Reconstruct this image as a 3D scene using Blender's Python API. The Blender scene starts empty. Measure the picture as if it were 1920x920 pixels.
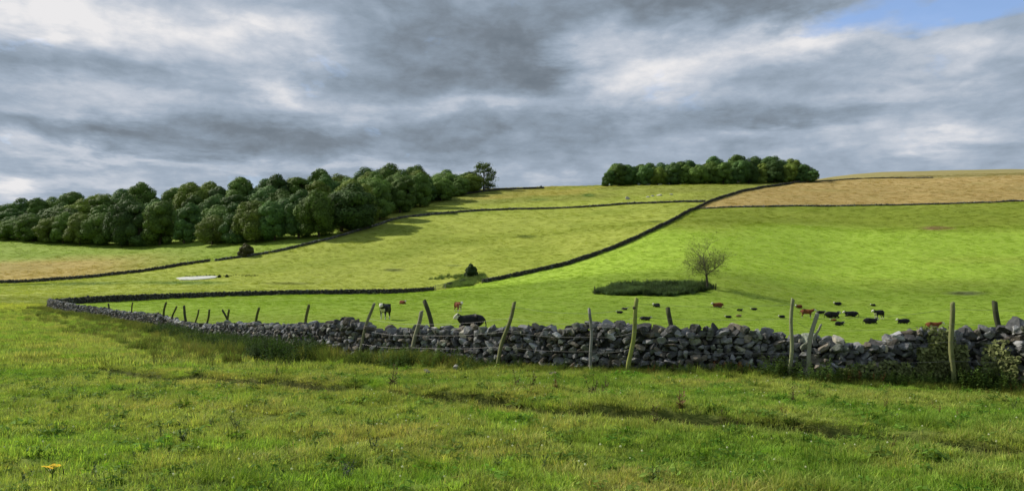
import bpy, bmesh, math, random
import numpy as np
from mathutils import Vector, Matrix

R = math.radians
F = 1397.0            # focal length in photo pixels (1920 wide)
CX, YH = 960.0, 545.0 # column of the view axis, row of the true horizon
ZC = 1.6              # eye height
SC = bpy.context.scene
C = SC.collection

# ------------------------------------------------------------------ camera
cam_d = bpy.data.cameras.new('camera')
cam_d.sensor_width = 36.0
cam_d.lens = 36.0 * F / 1920.0
cam_d.shift_y = 85.0 / 1920.0
cam_d.clip_start = 0.1
cam_d.clip_end = 8000
cam = bpy.data.objects.new('camera', cam_d)
cam.location = (0, 0, ZC)
cam.rotation_euler = (R(90), 0, 0)
C.objects.link(cam)
SC.camera = cam

# ------------------------------------------------------------------ light
SUN_EL, SUN_AZ = 35.0, -64.0        # azimuth from +Y (view direction), negative = left
EXPO = 0.8
SC.view_settings.view_transform = 'Standard'
SC.view_settings.look = 'None'
SC.view_settings.gamma = 1
SC.view_settings.use_curve_mapping = False
SC.view_settings.exposure = EXPO
to_sun = Vector((math.sin(R(SUN_AZ)) * math.cos(R(SUN_EL)), math.cos(R(SUN_AZ)) * math.cos(R(SUN_EL)), math.sin(R(SUN_EL))))
sd = bpy.data.lights.new('sun', 'SUN')
sd.energy = 4.6
sd.angle = R(0.6)
sd.color = (1.0, 0.93, 0.80)
sun = bpy.data.objects.new('sun', sd)
sun.rotation_euler = to_sun.to_track_quat('Z', 'Y').to_euler()
C.objects.link(sun)


class NT:
    """small helper for node trees"""
    def __init__(self, tree):
        self.t = tree
        self.n = tree.nodes
        self.l = tree.links

    def add(self, typ, **kw):
        n = self.n.new(typ)
        for k, v in kw.items():
            setattr(n, k, v)
        return n

    def put(self, sock, v):
        if hasattr(v, 'is_output'):
            self.l.new(v, sock)
        elif v is not None:
            sock.default_value = v

    def math(self, op, a, b=None, c=None, clamp=False):
        n = self.add('ShaderNodeMath', operation=op, use_clamp=clamp)
        self.put(n.inputs[0], a)
        self.put(n.inputs[1], b)
        if c is not None:
            self.put(n.inputs[2], c)
        return n.outputs[0]

    def mix(self, f, a, b, typ='MIX'):
        n = self.add('ShaderNodeMix', data_type='RGBA', blend_type=typ)
        self.put(n.inputs[0], f)
        self.put(n.inputs[6], a if hasattr(a, 'is_output') else (*a, 1))
        self.put(n.inputs[7], b if hasattr(b, 'is_output') else (*b, 1))
        return n.outputs[2]

    def noise(self, vec, scale, detail=4, rough=0.55, dist=0.0):
        n = self.add('ShaderNodeTexNoise')
        if vec is not None:
            self.l.new(vec, n.inputs['Vector'])
        n.inputs['Scale'].default_value = scale
        n.inputs['Detail'].default_value = detail
        n.inputs['Roughness'].default_value = rough
        n.inputs['Distortion'].default_value = dist
        return n.outputs[0]

    def ramp(self, f, stops):
        n = self.add('ShaderNodeValToRGB')
        e = n.color_ramp.elements
        while len(e) < len(stops):
            e.new(0.5)
        for el, (p, c) in zip(e, stops):
            el.position = p
            el.color = (*c, 1)
        self.put(n.inputs[0], f)
        return n.outputs[0]

    def maprange(self, v, a, b, c, d):
        n = self.add('ShaderNodeMapRange')
        self.put(n.inputs[0], v)
        for i, x in enumerate((a, b, c, d)):
            n.inputs[i + 1].default_value = x
        return n.outputs[0]


# ------------------------------------------------------------------ sky: clear sky texture behind a layer of broken stratocumulus
world = bpy.data.worlds.new('World')
SC.world = world
world.use_nodes = True
w = NT(world.node_tree)
w.n.clear()
wout = w.add('ShaderNodeOutputWorld')
bg = w.add('ShaderNodeBackground')
bg.inputs['Strength'].default_value = 0.1
w.l.new(bg.outputs[0], wout.inputs[0])
skyt = w.add('ShaderNodeTexSky', sky_type='NISHITA')
skyt.sun_disc = False
skyt.sun_elevation = R(SUN_EL)
skyt.sun_rotation = R(SUN_AZ)
skyt.air_density = 1.0
skyt.dust_density = 0.6
tc = w.add('ShaderNodeTexCoord')
sep = w.add('ShaderNodeSeparateXYZ')
w.l.new(tc.outputs['Generated'], sep.inputs[0])
dx, dy, dz = sep.outputs
az = w.math('ARCTAN2', dx, dy)
el = w.math('ARCSINE', dz)
# the layer seen in perspective: noise laid out on a plane overhead
den = w.math('ADD', w.math('MAXIMUM', dz, 0.0), 0.11)
comb = w.add('ShaderNodeCombineXYZ')
w.l.new(w.math('DIVIDE', dx, den), comb.inputs[0])
w.l.new(w.math('DIVIDE', dy, den), comb.inputs[1])
plane = comb.outputs[0]
comb2 = w.add('ShaderNodeCombineXYZ')     # stretched along the view's width: streaky bases
w.l.new(w.math('MULTIPLY', az, 2.2), comb2.inputs[0])
w.l.new(w.math('MULTIPLY', el, 9.0), comb2.inputs[1])
streakv = comb2.outputs[0]
n_big = w.noise(plane, 0.9, 7, 0.58, 0.5)
n_mid = w.noise(plane, 2.6, 9, 0.62, 0.7)
n_str = w.noise(streakv, 1.5, 8, 0.60, 0.9)
n_fin = w.noise(streakv, 5.0, 8, 0.62, 0.6)
comb3 = w.add('ShaderNodeCombineXYZ')
w.l.new(w.math('MULTIPLY', az, 3.0), comb3.inputs[0])
w.l.new(w.math('MULTIPLY', el, 5.5), comb3.inputs[1])
n_puf = w.noise(comb3.outputs[0], 2.3, 10, 0.60, 0.25)
wx = w.math('MULTIPLY', w.math('SUBTRACT', w.noise(streakv, 2.4, 5, 0.6, 0.3), 0.5), 0.20)
wy = w.math('MULTIPLY', w.math('SUBTRACT', w.noise(plane, 1.9, 5, 0.6, 0.3), 0.5), 0.085)
azw = w.math('ADD', az, wx)
elw = w.math('ADD', el, wy)


def blob(x, y, sx, sy, wgt):
    a0 = math.atan((x - CX) / F)
    e0 = math.atan((YH - y) / F * math.cos(a0))
    k = F / math.cos(a0)
    a = w.math('MULTIPLY', w.math('SUBTRACT', azw, a0), k / sx)
    e = w.math('MULTIPLY', w.math('SUBTRACT', elw, e0), F / sy)
    q = w.math('ADD', w.math('MULTIPLY', a, a), w.math('MULTIPLY', e, e))
    return w.math('MULTIPLY', w.math('EXPONENT', w.math('MULTIPLY', q, -1.0)), wgt)


BL = [(30, 25, 210, 60, .42), (330, 55, 250, 70, .48), (520, 60, 130, 60, .22), (190, 175, 150, 26, .38), (70, 205, 130, 18, .40),
      (505, 180, 60, 30, .42), (700, 205, 150, 16, .22), (130, 288, 240, 14, .34), (10, 358, 60, 26, .55), (600, 312, 260, 12, .24),
      (110, 340, 160, 16, .3), (1100, 80, 60, 36, .30), (1190, 145, 120, 70, .46), (1340, 115, 190, 46, .34), (1510, 68, 150, 30, .50),
      (1810, 95, 170, 30, .34), (1680, 172, 190, 16, .40), (1470, 250, 130, 16, .24), (1760, 262, 150, 16, .34), (920, 198, 190, 16, .30),
      (960, 335, 200, 30, .10), (1040, 330, 40, 12, .18), (1740, 235, 200, 30, .12),
      (900, 70, 300, 90, -.26), (1330, 14, 250, 34, -.34), (740, 120, 190, 60, -.20), (180, 118, 200, 28, -.34), (270, 245, 420, 30, -.36),
      (1000, 140, 90, 46, -.30), (1180, 232, 300, 34, -.26), (1560, 200, 200, 20, -.24), (1480, 130, 240, 22, -.12), (760, 262, 300, 24, -.16),
      (0, 130, 120, 30, -.18), (1800, 140, 200, 18, -.14)]
L = None
for b in BL:
    v = blob(*b[:4], b[4] * 1.08)
    L = v if L is None else w.math('ADD', L, v)
L = w.math('ADD', L, 0.47)
bill = w.math('ABSOLUTE', w.math('SUBTRACT', w.noise(comb3.outputs[0], 3.4, 7, 0.55, 0.15), 0.5))
L = w.math('ADD', L, w.math('MULTIPLY', w.math('SUBTRACT', bill, 0.09), 0.9))
bill2 = w.math('ABSOLUTE', w.math('SUBTRACT', w.noise(plane, 3.0, 8, 0.6, 0.2), 0.5))
L = w.math('ADD', L, w.math('MULTIPLY', w.math('SUBTRACT', bill2, 0.09), 0.7))
L = w.math('ADD', L, w.math('MULTIPLY', w.math('SUBTRACT', w.noise(comb3.outputs[0], 7.0, 9, 0.66, 0.5), 0.5), 0.32))
L = w.math('ADD', L, w.math('MULTIPLY', w.math('SUBTRACT', n_big, 0.5), 0.50))
L = w.math('ADD', L, w.math('MULTIPLY', w.math('SUBTRACT', n_mid, 0.5), 0.12))
L = w.math('ADD', L, w.math('MULTIPLY', w.math('SUBTRACT', n_puf, 0.5), 0.60))
L = w.math('ADD', L, w.math('MULTIPLY', w.math('SUBTRACT', n_str, 0.5), 0.26))
L = w.math('ADD', L, w.math('MULTIPLY', w.math('SUBTRACT', n_fin, 0.5), 0.20))
L = w.maprange(L, -0.2, 1.05, 0.0, 1.0)
ccol = w.ramp(L, [(0.0, (0.145, 0.178, 0.215)), (0.17, (0.19, 0.228, 0.272)), (0.36, (0.268, 0.33, 0.405)), (0.56, (0.37, 0.44, 0.535)), (0.78, (0.55, 0.595, 0.67)), (1.0, (0.83, 0.82, 0.83))])
kx = 10.0 / 2 ** EXPO
ccol = w.mix(1.0, ccol, (kx, kx, kx), 'MULTIPLY')
gap = w.math('ADD', w.math('ADD', blob(1640, 30, 150, 26, 1.0), blob(1860, 36, 170, 17, 1.1)), w.math('MULTIPLY', w.math('SUBTRACT', n_puf, 0.5), 2.0))
gap = w.math('ADD', gap, w.math('MULTIPLY', w.math('SUBTRACT', bill, 0.09), -1.6))
gap = w.maprange(gap, 0.30, 1.05, 0, 0.85)
skyc = w.mix(1.0, skyt.outputs[0], (0.95, 1.0, 1.15), 'MULTIPLY')
final = w.mix(gap, ccol, skyc)
w.l.new(final, bg.inputs[0])

# ------------------------------------------------------------------ numpy noise
def _hash(ix, iy, seed):
    h = (ix.astype(np.int64) * 374761393 + iy.astype(np.int64) * 668265263 + seed * 1442695041) & 0xffffffff
    h = ((h ^ (h >> 13)) * 1274126177) & 0xffffffff
    h = h ^ (h >> 16)
    return (h & 0xffff) / 65535.0


def vnoise(x, y, seed=0):
    ix, iy = np.floor(x), np.floor(y)
    fx, fy = x - ix, y - iy
    ux, uy = fx * fx * (3 - 2 * fx), fy * fy * (3 - 2 * fy)
    a, b = _hash(ix, iy, seed), _hash(ix + 1, iy, seed)
    c, d = _hash(ix, iy + 1, seed), _hash(ix + 1, iy + 1, seed)
    return (a * (1 - ux) + b * ux) * (1 - uy) + (c * (1 - ux) + d * ux) * uy


def fbm(x, y, seed=0, octs=4):
    s, a, t = 0, 1.0, 0
    for o in range(octs):
        s = s + a * vnoise(x * 2 ** o + 17.3 * o, y * 2 ** o - 9.1 * o, seed + o)
        t += a
        a *= 0.5
    return s / t - 0.5


def sstep(a, b, x):
    t = np.clip((x - a) / (b - a), 0, 1)
    return t * t * (3 - 2 * t)


def pchip(xs, ys, xq):
    xs, ys = np.asarray(xs, float), np.asarray(ys, float)
    h = np.diff(xs)
    dl = np.diff(ys) / h
    m = np.zeros_like(ys)
    for i in range(1, len(xs) - 1):
        if dl[i - 1] * dl[i] > 0:
            w1, w2 = 2 * h[i] + h[i - 1], h[i] + 2 * h[i - 1]
            m[i] = (w1 + w2) / (w1 / dl[i - 1] + w2 / dl[i])
    m[0], m[-1] = dl[0], dl[-1]
    k = np.clip(np.searchsorted(xs, xq) - 1, 0, len(xs) - 2)
    t = np.clip((xq - xs[k]) / h[k], 0, 1)
    return ((2 * t**3 - 3 * t**2 + 1) * ys[k] + (t**3 - 2 * t**2 + t) * h[k] * m[k] + (-2 * t**3 + 3 * t**2) * ys[k + 1] + (t**3 - t**2) * h[k] * m[k + 1])


# ------------------------------------------------------------------ terrain: hillside profiles (depth, row at which the ground is seen) by column
P = {
    0:    [(6, 917), (10, 780), (20, 697), (35, 645), (50, 618), (70, 596), (95, 578), (130, 562), (170, 547), (210, 534), (235, 528), (270, 495), (300, 470), (330, 452), (400, 430), (500, 415), (700, 455), (1500, 500)],
    200:  [(6, 917), (10, 780), (20, 698), (35, 650), (50, 625), (68, 602), (85, 588), (105, 575), (125, 566), (160, 553), (200, 533), (235, 518), (270, 492), (300, 468), (312, 461), (350, 440), (420, 410), (500, 400), (700, 441), (1500, 497)],
    420:  [(6, 917), (10, 781), (20, 700), (32, 662), (38, 650), (50, 622), (70, 600), (100, 578), (130, 563), (150, 556), (190, 530), (230, 500), (245, 490), (265, 472), (282, 459), (330, 430), (400, 400), (470, 390), (700, 441), (1500, 497)],
    700:  [(6, 917), (10, 783), (21, 688), (26, 664), (40, 632), (60, 611), (75, 600), (100, 580), (130, 562), (175, 549), (200, 533), (230, 495), (260, 452), (290, 424), (340, 395), (400, 372), (450, 366), (700, 430), (1500, 491)],
    1000: [(6, 917), (10, 785), (17.5, 696), (22, 675), (35, 648), (55, 622), (75, 605), (100, 583), (130, 556), (160, 533), (190, 512), (230, 465), (290, 414), (330, 391), (380, 367), (440, 352), (470, 351), (700, 415), (1500, 485)],
    1300: [(6, 917), (10, 787), (16, 705), (20, 688), (30, 660), (50, 632), (70, 616), (95, 603), (115, 578), (135, 546), (175, 492), (220, 440), (270, 402), (300, 388), (350, 363), (410, 346), (450, 344), (700, 416), (1500, 485)],
    1600: [(6, 917), (10, 790), (15, 722), (17, 711), (25, 683), (40, 650), (60, 630), (85, 615), (115, 601), (140, 572), (160, 546), (200, 490), (250, 437), (310, 388), (360, 362), (420, 341), (520, 330), (650, 325), (900, 370), (1500, 445)],
    1920: [(6, 917), (10, 793), (14.5, 742), (17, 726), (25, 692), (40, 657), (60, 634), (85, 617), (110, 602), (135, 576), (160, 548), (200, 490), (250, 432), (310, 377), (360, 352), (440, 327), (600, 318), (900, 317), (1500, 408)],
}
for a, b in ((-500, 0), (-1500, 0), (2400, 1920), (3600, 1920)):
    P[a] = list(P[b])
US = np.arange(-1500, 3601, 20.0)
LD = np.linspace(math.log(6), math.log(1500), 700)
cols = sorted(P)
prof = np.array([pchip(np.log([p[0] for p in P[c]]), [p[1] for p in P[c]], LD) for c in cols])
TAB = np.array([[0.0]])
TAB = np.zeros((len(US), len(LD)))
for j in range(len(LD)):
    TAB[:, j] = pchip(cols, prof[:, j], US)
for _ in range(10):                         # soften in both directions
    TAB[1:-1] = 0.25 * TAB[:-2] + 0.5 * TAB[1:-1] + 0.25 * TAB[2:]
for _ in range(6):
    TAB[:, 1:-1] = 0.25 * TAB[:, :-2] + 0.5 * TAB[:, 1:-1] + 0.25 * TAB[:, 2:]


def row_at(u, d):
    fi = np.clip((np.asarray(u, float) - US[0]) / 20.0, 0, len(US) - 1.001)
    fj = np.clip((np.log(np.maximum(d, 1e-3)) - LD[0]) / (LD[1] - LD[0]), 0, len(LD) - 1.001)
    i, j = fi.astype(int), fj.astype(int)
    a, b = fi - i, fj - j
    return (TAB[i, j] * (1 - a) + TAB[i + 1, j] * a) * (1 - b) + (TAB[i, j + 1] * (1 - a) + TAB[i + 1, j + 1] * a) * b


def base_h(x, y):
    x, y = np.asarray(x, float), np.asarray(y, float)
    r = np.hypot(x, y)
    th = np.arctan2(x, y)
    lim = R(52)
    thc = np.clip(th, -lim, lim)
    d = r * np.cos(thc)
    u = CX + F * np.tan(thc)
    dd = np.clip(d, 6, 1500)
    z = ZC + (YH - row_at(u, dd)) * dd / F
    # blend the two sides behind the camera
    u2 = CX - F * np.tan(thc)
    z2 = ZC + (YH - row_at(u2, dd)) * dd / F
    wb = sstep(R(60), R(180), np.abs(th)) * 0.5
    z = z * (1 - wb) + z2 * wb
    z = np.where(d < 6, z * np.clip(d / 6, 0, 1) ** 0.5, z)
    return z


def to_world(u, y, near=6.0, far=640.0):
    """point of the ground seen at photo column u, row y"""
    ds = np.exp(np.linspace(math.log(near), math.log(far), 1500))
    rows = row_at(np.full_like(ds, u), ds)
    k = int(np.argmax(rows <= y))
    if rows[k] > y:
        k = int(np.argmin(rows))
    if k > 0:
        a, b = rows[k - 1], rows[k]
        t = (a - y) / (a - b + 1e-9)
        d = ds[k - 1] + (ds[k] - ds[k - 1]) * min(max(t, 0), 1)
    else:
        d = ds[0]
    return (u - CX) * d / F, d


def line_world(pts, **k):
    return np.array([to_world(u, y, **k) for u, y in pts])


def resample(pts, step):
    pts = np.asarray(pts, float)
    # chaikin smoothing then even steps
    for _ in range(2):
        q = np.empty((2 * len(pts), pts.shape[1]))
        q[0], q[-1] = pts[0], pts[-1]
        q[1:-1:2] = pts[:-1] * 0.75 + pts[1:] * 0.25
        q[2:-1:2] = pts[:-1] * 0.25 + pts[1:] * 0.75
        pts = q
    s = np.concatenate([[0], np.cumsum(np.hypot(*np.diff(pts[:, :2], axis=0).T))])
    n = max(2, int(s[-1] / step) + 1)
    t = np.linspace(0, s[-1], n)
    return np.stack([np.interp(t, s, pts[:, k]) for k in range(pts.shape[1])], 1), t


# eroded bank running across the foreground
TRK_PX = [(60, 680), (170, 694), (300, 711), (430, 721), (560, 729), (650, 737), (750, 745), (930, 756), (1010, 774), (1120, 783), (1260, 793), (1420, 805), (1560, 816), (1700, 828), (1900, 852), (2150, 880)]
TRK, _ = resample(line_world(TRK_PX), 0.12)
TD = np.gradient(TRK, axis=0)
TN = np.stack([-TD[:, 1], TD[:, 0]], 1)
TN /= np.linalg.norm(TN, axis=1)[:, None]
if TN[:, 1].mean() < 0:
    TN = -TN


def track(x, y):
    """signed distance to the bank line (far side positive) and depth of the cut there"""
    x, y = np.asarray(x, float).ravel(), np.asarray(y, float).ravel()
    out = np.full(x.shape, 9.0)
    amp = np.zeros(x.shape)
    m = np.where((y > 5) & (y < 32) & (np.abs(x) < 24))[0]
    for c in range(0, len(m), 20000):
        k = m[c:c + 20000]
        dxx = x[k][:, None] - TRK[None, ::3, 0]
        dyy = y[k][:, None] - TRK[None, ::3, 1]
        q = dxx * dxx + dyy * dyy
        j = q.argmin(1)
        jj = j * 3
        out[k] = (x[k] - TRK[jj, 0]) * TN[jj, 0] + (y[k] - TRK[jj, 1]) * TN[jj, 1]
        out[k] = np.where(q[np.arange(len(k)), j] > 4, 9, out[k])
        u = CX + F * TRK[jj, 0] / TRK[jj, 1]
        a = 0.85 + 1.0 * (fbm(TRK[jj, 0] * 0.55, TRK[jj, 1] * 0.3, 5, 3))
        a = a * np.interp(u, [0, 150, 400, 930, 980, 1020, 1450, 1480, 1600, 1660, 1700, 1900], [0.5, 1, 1, 1, .5, .85, .85, .8, .9, .6, .9, .9])
        amp[k] = np.clip(a, 0.05, 1.0)
    return out, amp


def height(x, y):
    x, y = np.asarray(x, float), np.asarray(y, float)
    shp = x.shape
    z = base_h(x, y)
    r = np.hypot(x, y)
    near = 1 - sstep(25, 60, r)
    z = z + fbm(x * 0.055, y * 0.055, 3, 3) * 0.5 * sstep(22, 70, r)
    z = z + fbm(x * 0.45, y * 0.45, 11, 3) * 0.16 * (0.35 + 0.65 * near)
    z = z + fbm(x * 1.7, y * 1.7, 21, 3) * 0.12 * near
    z = z + fbm(x * 0.018, y * 0.018, 31, 3) * 2.2 * sstep(150, 300, r) * (1 - sstep(600, 900, r) * 0.5)
    s, a = track(x, y)
    s, a = s.reshape(shp), a.reshape(shp)
    wob = fbm(x * 1.3, y * 1.3, 77, 3) * 0.18
    s = s + wob
    cut = np.exp(-(np.minimum(s, 0) / 0.22) ** 2) * np.exp(-(np.maximum(s, 0) / 0.07) ** 2)
    z = z - 0.17 * a * cut + 0.17 * a * sstep(0.0, 0.11, s) * (1 - sstep(0.5, 3.0, s))
    return z


def h1(x, y):
    return float(height(np.array([x]), np.array([y]))[0])


# ------------------------------------------------------------------ field boundaries, as seen rows by column
W1 = [(3300, 850), (2300, 775), (1920, 738), (1785, 729), (1600, 720), (1480, 710), (1300, 703), (1180, 699), (960, 689), (800, 684), (650, 679), (560, 668), (480, 657), (420, 646), (340, 628), (280, 615), (230, 605), (170, 595), (120, 587), (92, 579)]
W2 = [(92, 578), (108, 574), (130, 571), (200, 567), (300, 562), (420, 556), (550, 552), (650, 550), (760, 549), (814, 545)]
W3 = [(905, 530), (1000, 511), (1100, 485), (1200, 447), (1260, 415), (1310, 384), (1400, 358), (1500, 343)]
W4 = [(404, 492), (480, 481), (545, 469), (600, 455), (660, 438), (700, 426), (740, 412), (800, 404), (900, 395), (1000, 391), (1100, 388), (1190, 381), (1250, 379), (1322, 378.5)]
W4L = [(-400, 529), (0, 529), (120, 524), (240, 517), (320, 503), (394, 493)]
W5 = [(1312, 389), (1400, 389), (1500, 388), (1620, 387), (1700, 384), (1800, 380), (1920, 376), (2400, 366)]
W6 = [(1500, 343), (1560, 339), (1600, 336), (1680, 334), (1750, 333)]
W7 = [(860, 366), (925, 357), (975, 354), (1020, 352)]


def yl(line, u):
    p = sorted(line)
    return np.interp(u, [a for a, _ in p], [b for _, b in p])


FLD = dict(A=(.188, .235, .050), B=(.232, .338, .042), C=(.242, .282, .052), D=(.170, .240, .036), DT=(.300, .235, .082), E=(.180, .205, .042),
           Ft=(.300, .225, .090), F2=(.150, .195, .024), G=(.230, .200, .085), soil=(.055, .045, .030))
FLD = {k: np.array(v) for k, v in FLD.items()}


def field_colour(x, y):
    """albedo of the turf by the field it grows in"""
    x, y = np.asarray(x, float).ravel(), np.asarray(y, float).ravel()
    yy = np.maximum(y, 1.0)
    u = CX + F * x / yy
    v = row_at(u, np.clip(yy, 6, 1500))
    v = np.where(y < 6, 950, v)
    far = y > 480
    def m(c, mask):
        return c * mask[:, None]
    w1 = yl(W1, u)
    lim = np.where(u < 92, 579 + 0 * u, w1)
    inA = sstep(-1, 1, v - lim)
    inA = np.where(u < 92, sstep(-4, 10, v - 579 + 8 * fbm(x * .1, y * .1, 8)), inA)
    col = np.tile(FLD['C'], (len(x), 1))
    w23 = yl([*W2, (870, 537), *W3], u)
    w4 = yl([*W4L, *W4], u)
    blend = lambda col, c, k: col * (1 - k[:, None]) + np.asarray(c) * k[:, None]
    # C browner patches low down left
    k = sstep(0.0, 0.22, fbm(x * .03, y * .05, 40)) * 0.5
    col = blend(col, FLD['F2'] * 1.1, k)
    # above wall 4
    up = ((v < w4) & (u < 1310)).astype(float)
    left = ((u < 640)).astype(float)
    dcol = blend(np.tile(FLD['D'], (len(x), 1)), FLD['DT'], sstep(-8, 12, v - 487 + u * 0.05 + 26 * fbm(x * .02, y * .03, 50)) * (1 - sstep(120, 420, u)))
    ecol = blend(np.tile(FLD['E'], (len(x), 1)), FLD['C'], sstep(-.1, .2, fbm(x * .015, y * .03, 51)))
    ecol = blend(ecol, (0.29, 0.22, 0.06), sstep(0.02, 0.2, fbm(x * .012, y * .02, 61)) * 0.5)
    col = col * (1 - up[:, None]) + (dcol * left[:, None] + ecol * (1 - left[:, None])) * up[:, None]
    # B
    inB = ((v >= w23) & (u >= 92) & (u < 1310)) | ((u >= 1310) & (v >= yl(W5, u)))
    rt = blend(np.tile(FLD['B'], (len(x), 1)), FLD['F2'], (1 - sstep(-14, 12, v - 428 + 16 * fbm(x * .02, y * .03, 52))) * (u > 1150) * 1.0)
    rt = blend(rt, FLD['C'], sstep(.0, .25, fbm(x * .02, y * .035, 53)) * 0.35)
    col = np.where(inB[:, None], rt, col)
    # tan field
    tanm = (u >= 1310) & (v < yl(W5, u)) & (v < 600)
    tc_ = blend(np.tile(FLD['Ft'], (len(x), 1)), FLD['G'], sstep(.02, .25, fbm(x * .015, y * .03, 54)) * 0.6)
    tc_ = blend(tc_, (.36, .27, .12), sstep(-12, 2, -(v - 345)) * 0.4)
    col = np.where(tanm[:, None], tc_, col)
    w6 = yl([(1310, 384), (1400, 358), *W6, (1800, 331.5), (1920, 328)], u)
    g = (u > 1310) & ((v < w6) | far)
    col = np.where(g[:, None] & (u < 1500)[:, None], ecol, col)
    col = np.where(g[:, None] & (u >= 1500)[:, None], FLD['G'], col)
    # A
    acol = blend(np.tile(FLD['A'], (len(x), 1)), (.110, .190, .024), sstep(-.02, .2, fbm(x * .35, y * .5, 55)) * .8)
    acol = blend(acol, (.235, .235, .065), sstep(.02, .22, fbm(x * .5 + 7, y * .7, 56)) * .6)
    acol = blend(acol, (.135, .250, .024), sstep(.05, .2, fbm(x * .8 + 3, y * .9, 57)) * .6)
    col = col * (1 - inA[:, None]) + acol * inA[:, None]
    # bare and rushy marks in the fields
    for (pu, pv, ru, rv, c) in ((1757, 427, 32, 4, (.17, .11, .06)), (1812, 549, 40, 4, (.10, .12, .05)), (985, 443, 22, 2.5, (.09, .12, .02)), (740, 505, 22, 3, (.1, .12, .03)),
                                (850, 496, 16, 2, (.09, .12, .03)), (1104, 365, 13, 3, (.06, .11, .02)), (1010, 374, 20, 2, (.08, .13, .02)), (340, 531, 90, 3.5, (.09, .15, .03)),
                                (545, 531, 50, 3, (.12, .14, .03)), (60, 534, 120, 2.5, (.10, .15, .03)), (170, 533, 60, 3, (.10, .15, .03)), (1230, 413, 14, 2, (.09, .12, .02))):
        k = np.exp(-(((u - pu) / ru) ** 2 + ((v - pv) / rv) ** 2) ** 2) * np.clip(0.85 + fbm(x * .25, y * .25, 60) * 1.2, 0, 1)
        col = blend(col, c, k)
    s, a = track(x, y)
    s = s + fbm(x * 1.3, y * 1.3, 77, 3) * 0.18
    k = np.exp(-((s + 0.02) / 0.11) ** 2) * sstep(0.2, 0.6, a)
    col = blend(col, FLD['soil'] * .7, k)
    return col


# ------------------------------------------------------------------ mesh helpers
def mesh_np(name, verts, faces, mat=None, cols=None, smooth=False, attr='tint'):
    """faces: (n,k) int array or list of such arrays"""
    me = bpy.data.meshes.new(name)
    if not isinstance(faces, (list, tuple)):
        faces = [faces]
    faces = [np.asarray(f, np.int32) for f in faces if len(f)]
    verts = np.asarray(verts, np.float32)
    me.vertices.add(len(verts))
    me.vertices.foreach_set('co', verts.ravel())
    loops = np.concatenate([f.ravel() for f in faces])
    tot = np.concatenate([np.full(len(f), f.shape[1]) for f in faces])
    start = np.concatenate([[0], np.cumsum(tot)[:-1]])
    me.loops.add(len(loops))
    me.loops.foreach_set('vertex_index', loops)
    me.polygons.add(len(tot))
    me.polygons.foreach_set('loop_start', start.astype(np.int32))
    me.polygons.foreach_set('loop_total', tot.astype(np.int32))
    me.polygons.foreach_set('use_smooth', np.full(len(tot), smooth))
    me.update(calc_edges=True)
    if cols is not None:
        a = me.color_attributes.new(attr, 'FLOAT_COLOR', 'POINT')
        c = np.ones((len(verts), 4), np.float32)
        c[:, :3] = cols
        a.data.foreach_set('color', c.ravel())
    if mat:
        me.materials.append(mat)
    return me


def link(name, me, parent=None, loc=None, label=None, cat=None, group=None, kind=None):
    o = bpy.data.objects.new(name, me)
    C.objects.link(o)
    if parent:
        o.parent = parent
    if loc is not None:
        o.location = loc
    for k, v in (('label', label), ('category', cat), ('group', group), ('kind', kind)):
        if v:
            o[k] = v
    return o


def material(name):
    m = bpy.data.materials.new(name)
    m.use_nodes = True
    t = NT(m.node_tree)
    b = m.node_tree.nodes['Principled BSDF']
    b.inputs['Specular IOR Level'].default_value = 0.15
    b.inputs['Roughness'].default_value = 0.85
    return m, t, b


def bump(t, b, h, strength, dist):
    n = t.add('ShaderNodeBump')
    n.inputs['Strength'].default_value = strength
    n.inputs['Distance'].default_value = dist
    t.l.new(h, n.inputs['Height'])
    t.l.new(n.outputs[0], b.inputs['Normal'])


# turf ground
m_ground, t, b = material('turf_ground')
at = t.add('ShaderNodeAttribute', attribute_name='tint')
geo = t.add('ShaderNodeNewGeometry')
pos = geo.outputs['Position']
dist = t.add('ShaderNodeVectorMath', operation='LENGTH')
t.l.new(pos, dist.inputs[0])
farf = t.maprange(dist.outputs['Value'], 25, 110, 0, 1)
n1 = t.noise(pos, 5.5, 6, 0.7)
n2 = t.noise(pos, 0.30, 7, 0.72, 0.3)
n3 = t.noise(pos, 0.05, 5, 0.6)
n4 = t.noise(pos, 1.1, 6, 0.75, 0.5)
v = t.math('ADD', t.math('MULTIPLY', t.math('SUBTRACT', n1, 0.5), 1.0), 0.86)
vf = t.math('ADD', t.math('MULTIPLY', t.math('SUBTRACT', n2, 0.5), 0.8), 1.0)
vf = t.math('ADD', vf, t.math('MULTIPLY', t.math('SUBTRACT', n4, 0.5), 0.8))
mx = t.add('ShaderNodeMix', data_type='FLOAT')
t.l.new(farf, mx.inputs[0]); t.l.new(v, mx.inputs[2]); t.l.new(vf, mx.inputs[3])
vm = t.math('MAXIMUM', mx.outputs[0], 0.25)
cc = t.add('ShaderNodeCombineColor')
for i in range(3):
    t.l.new(vm, cc.inputs[i])
col = t.mix(1.0, at.outputs['Color'], cc.outputs[0], 'MULTIPLY')
strawf = t.maprange(t.noise(pos, 0.7, 7, 0.75, 0.2), 0.52, 0.72, 0, 0.35)
col = t.mix(strawf, col, (0.27, 0.25, 0.08))
col = t.mix(t.maprange(n3, 0.45, 0.7, 0, 0.22), col, (0.07, 0.12, 0.015))
t.l.new(col, b.inputs['Base Color'])
b.inputs['Roughness'].default_value = 0.95
b.inputs['Specular IOR Level'].default_value = 0.05
hh = t.math('ADD', t.math('MULTIPLY', n4, 0.5), t.math('MULTIPLY', n2, 0.6))
hh = t.math('ADD', hh, t.math('MULTIPLY', n1, 0.10))
bump(t, b, hh, 0.55, 0.25)

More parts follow.
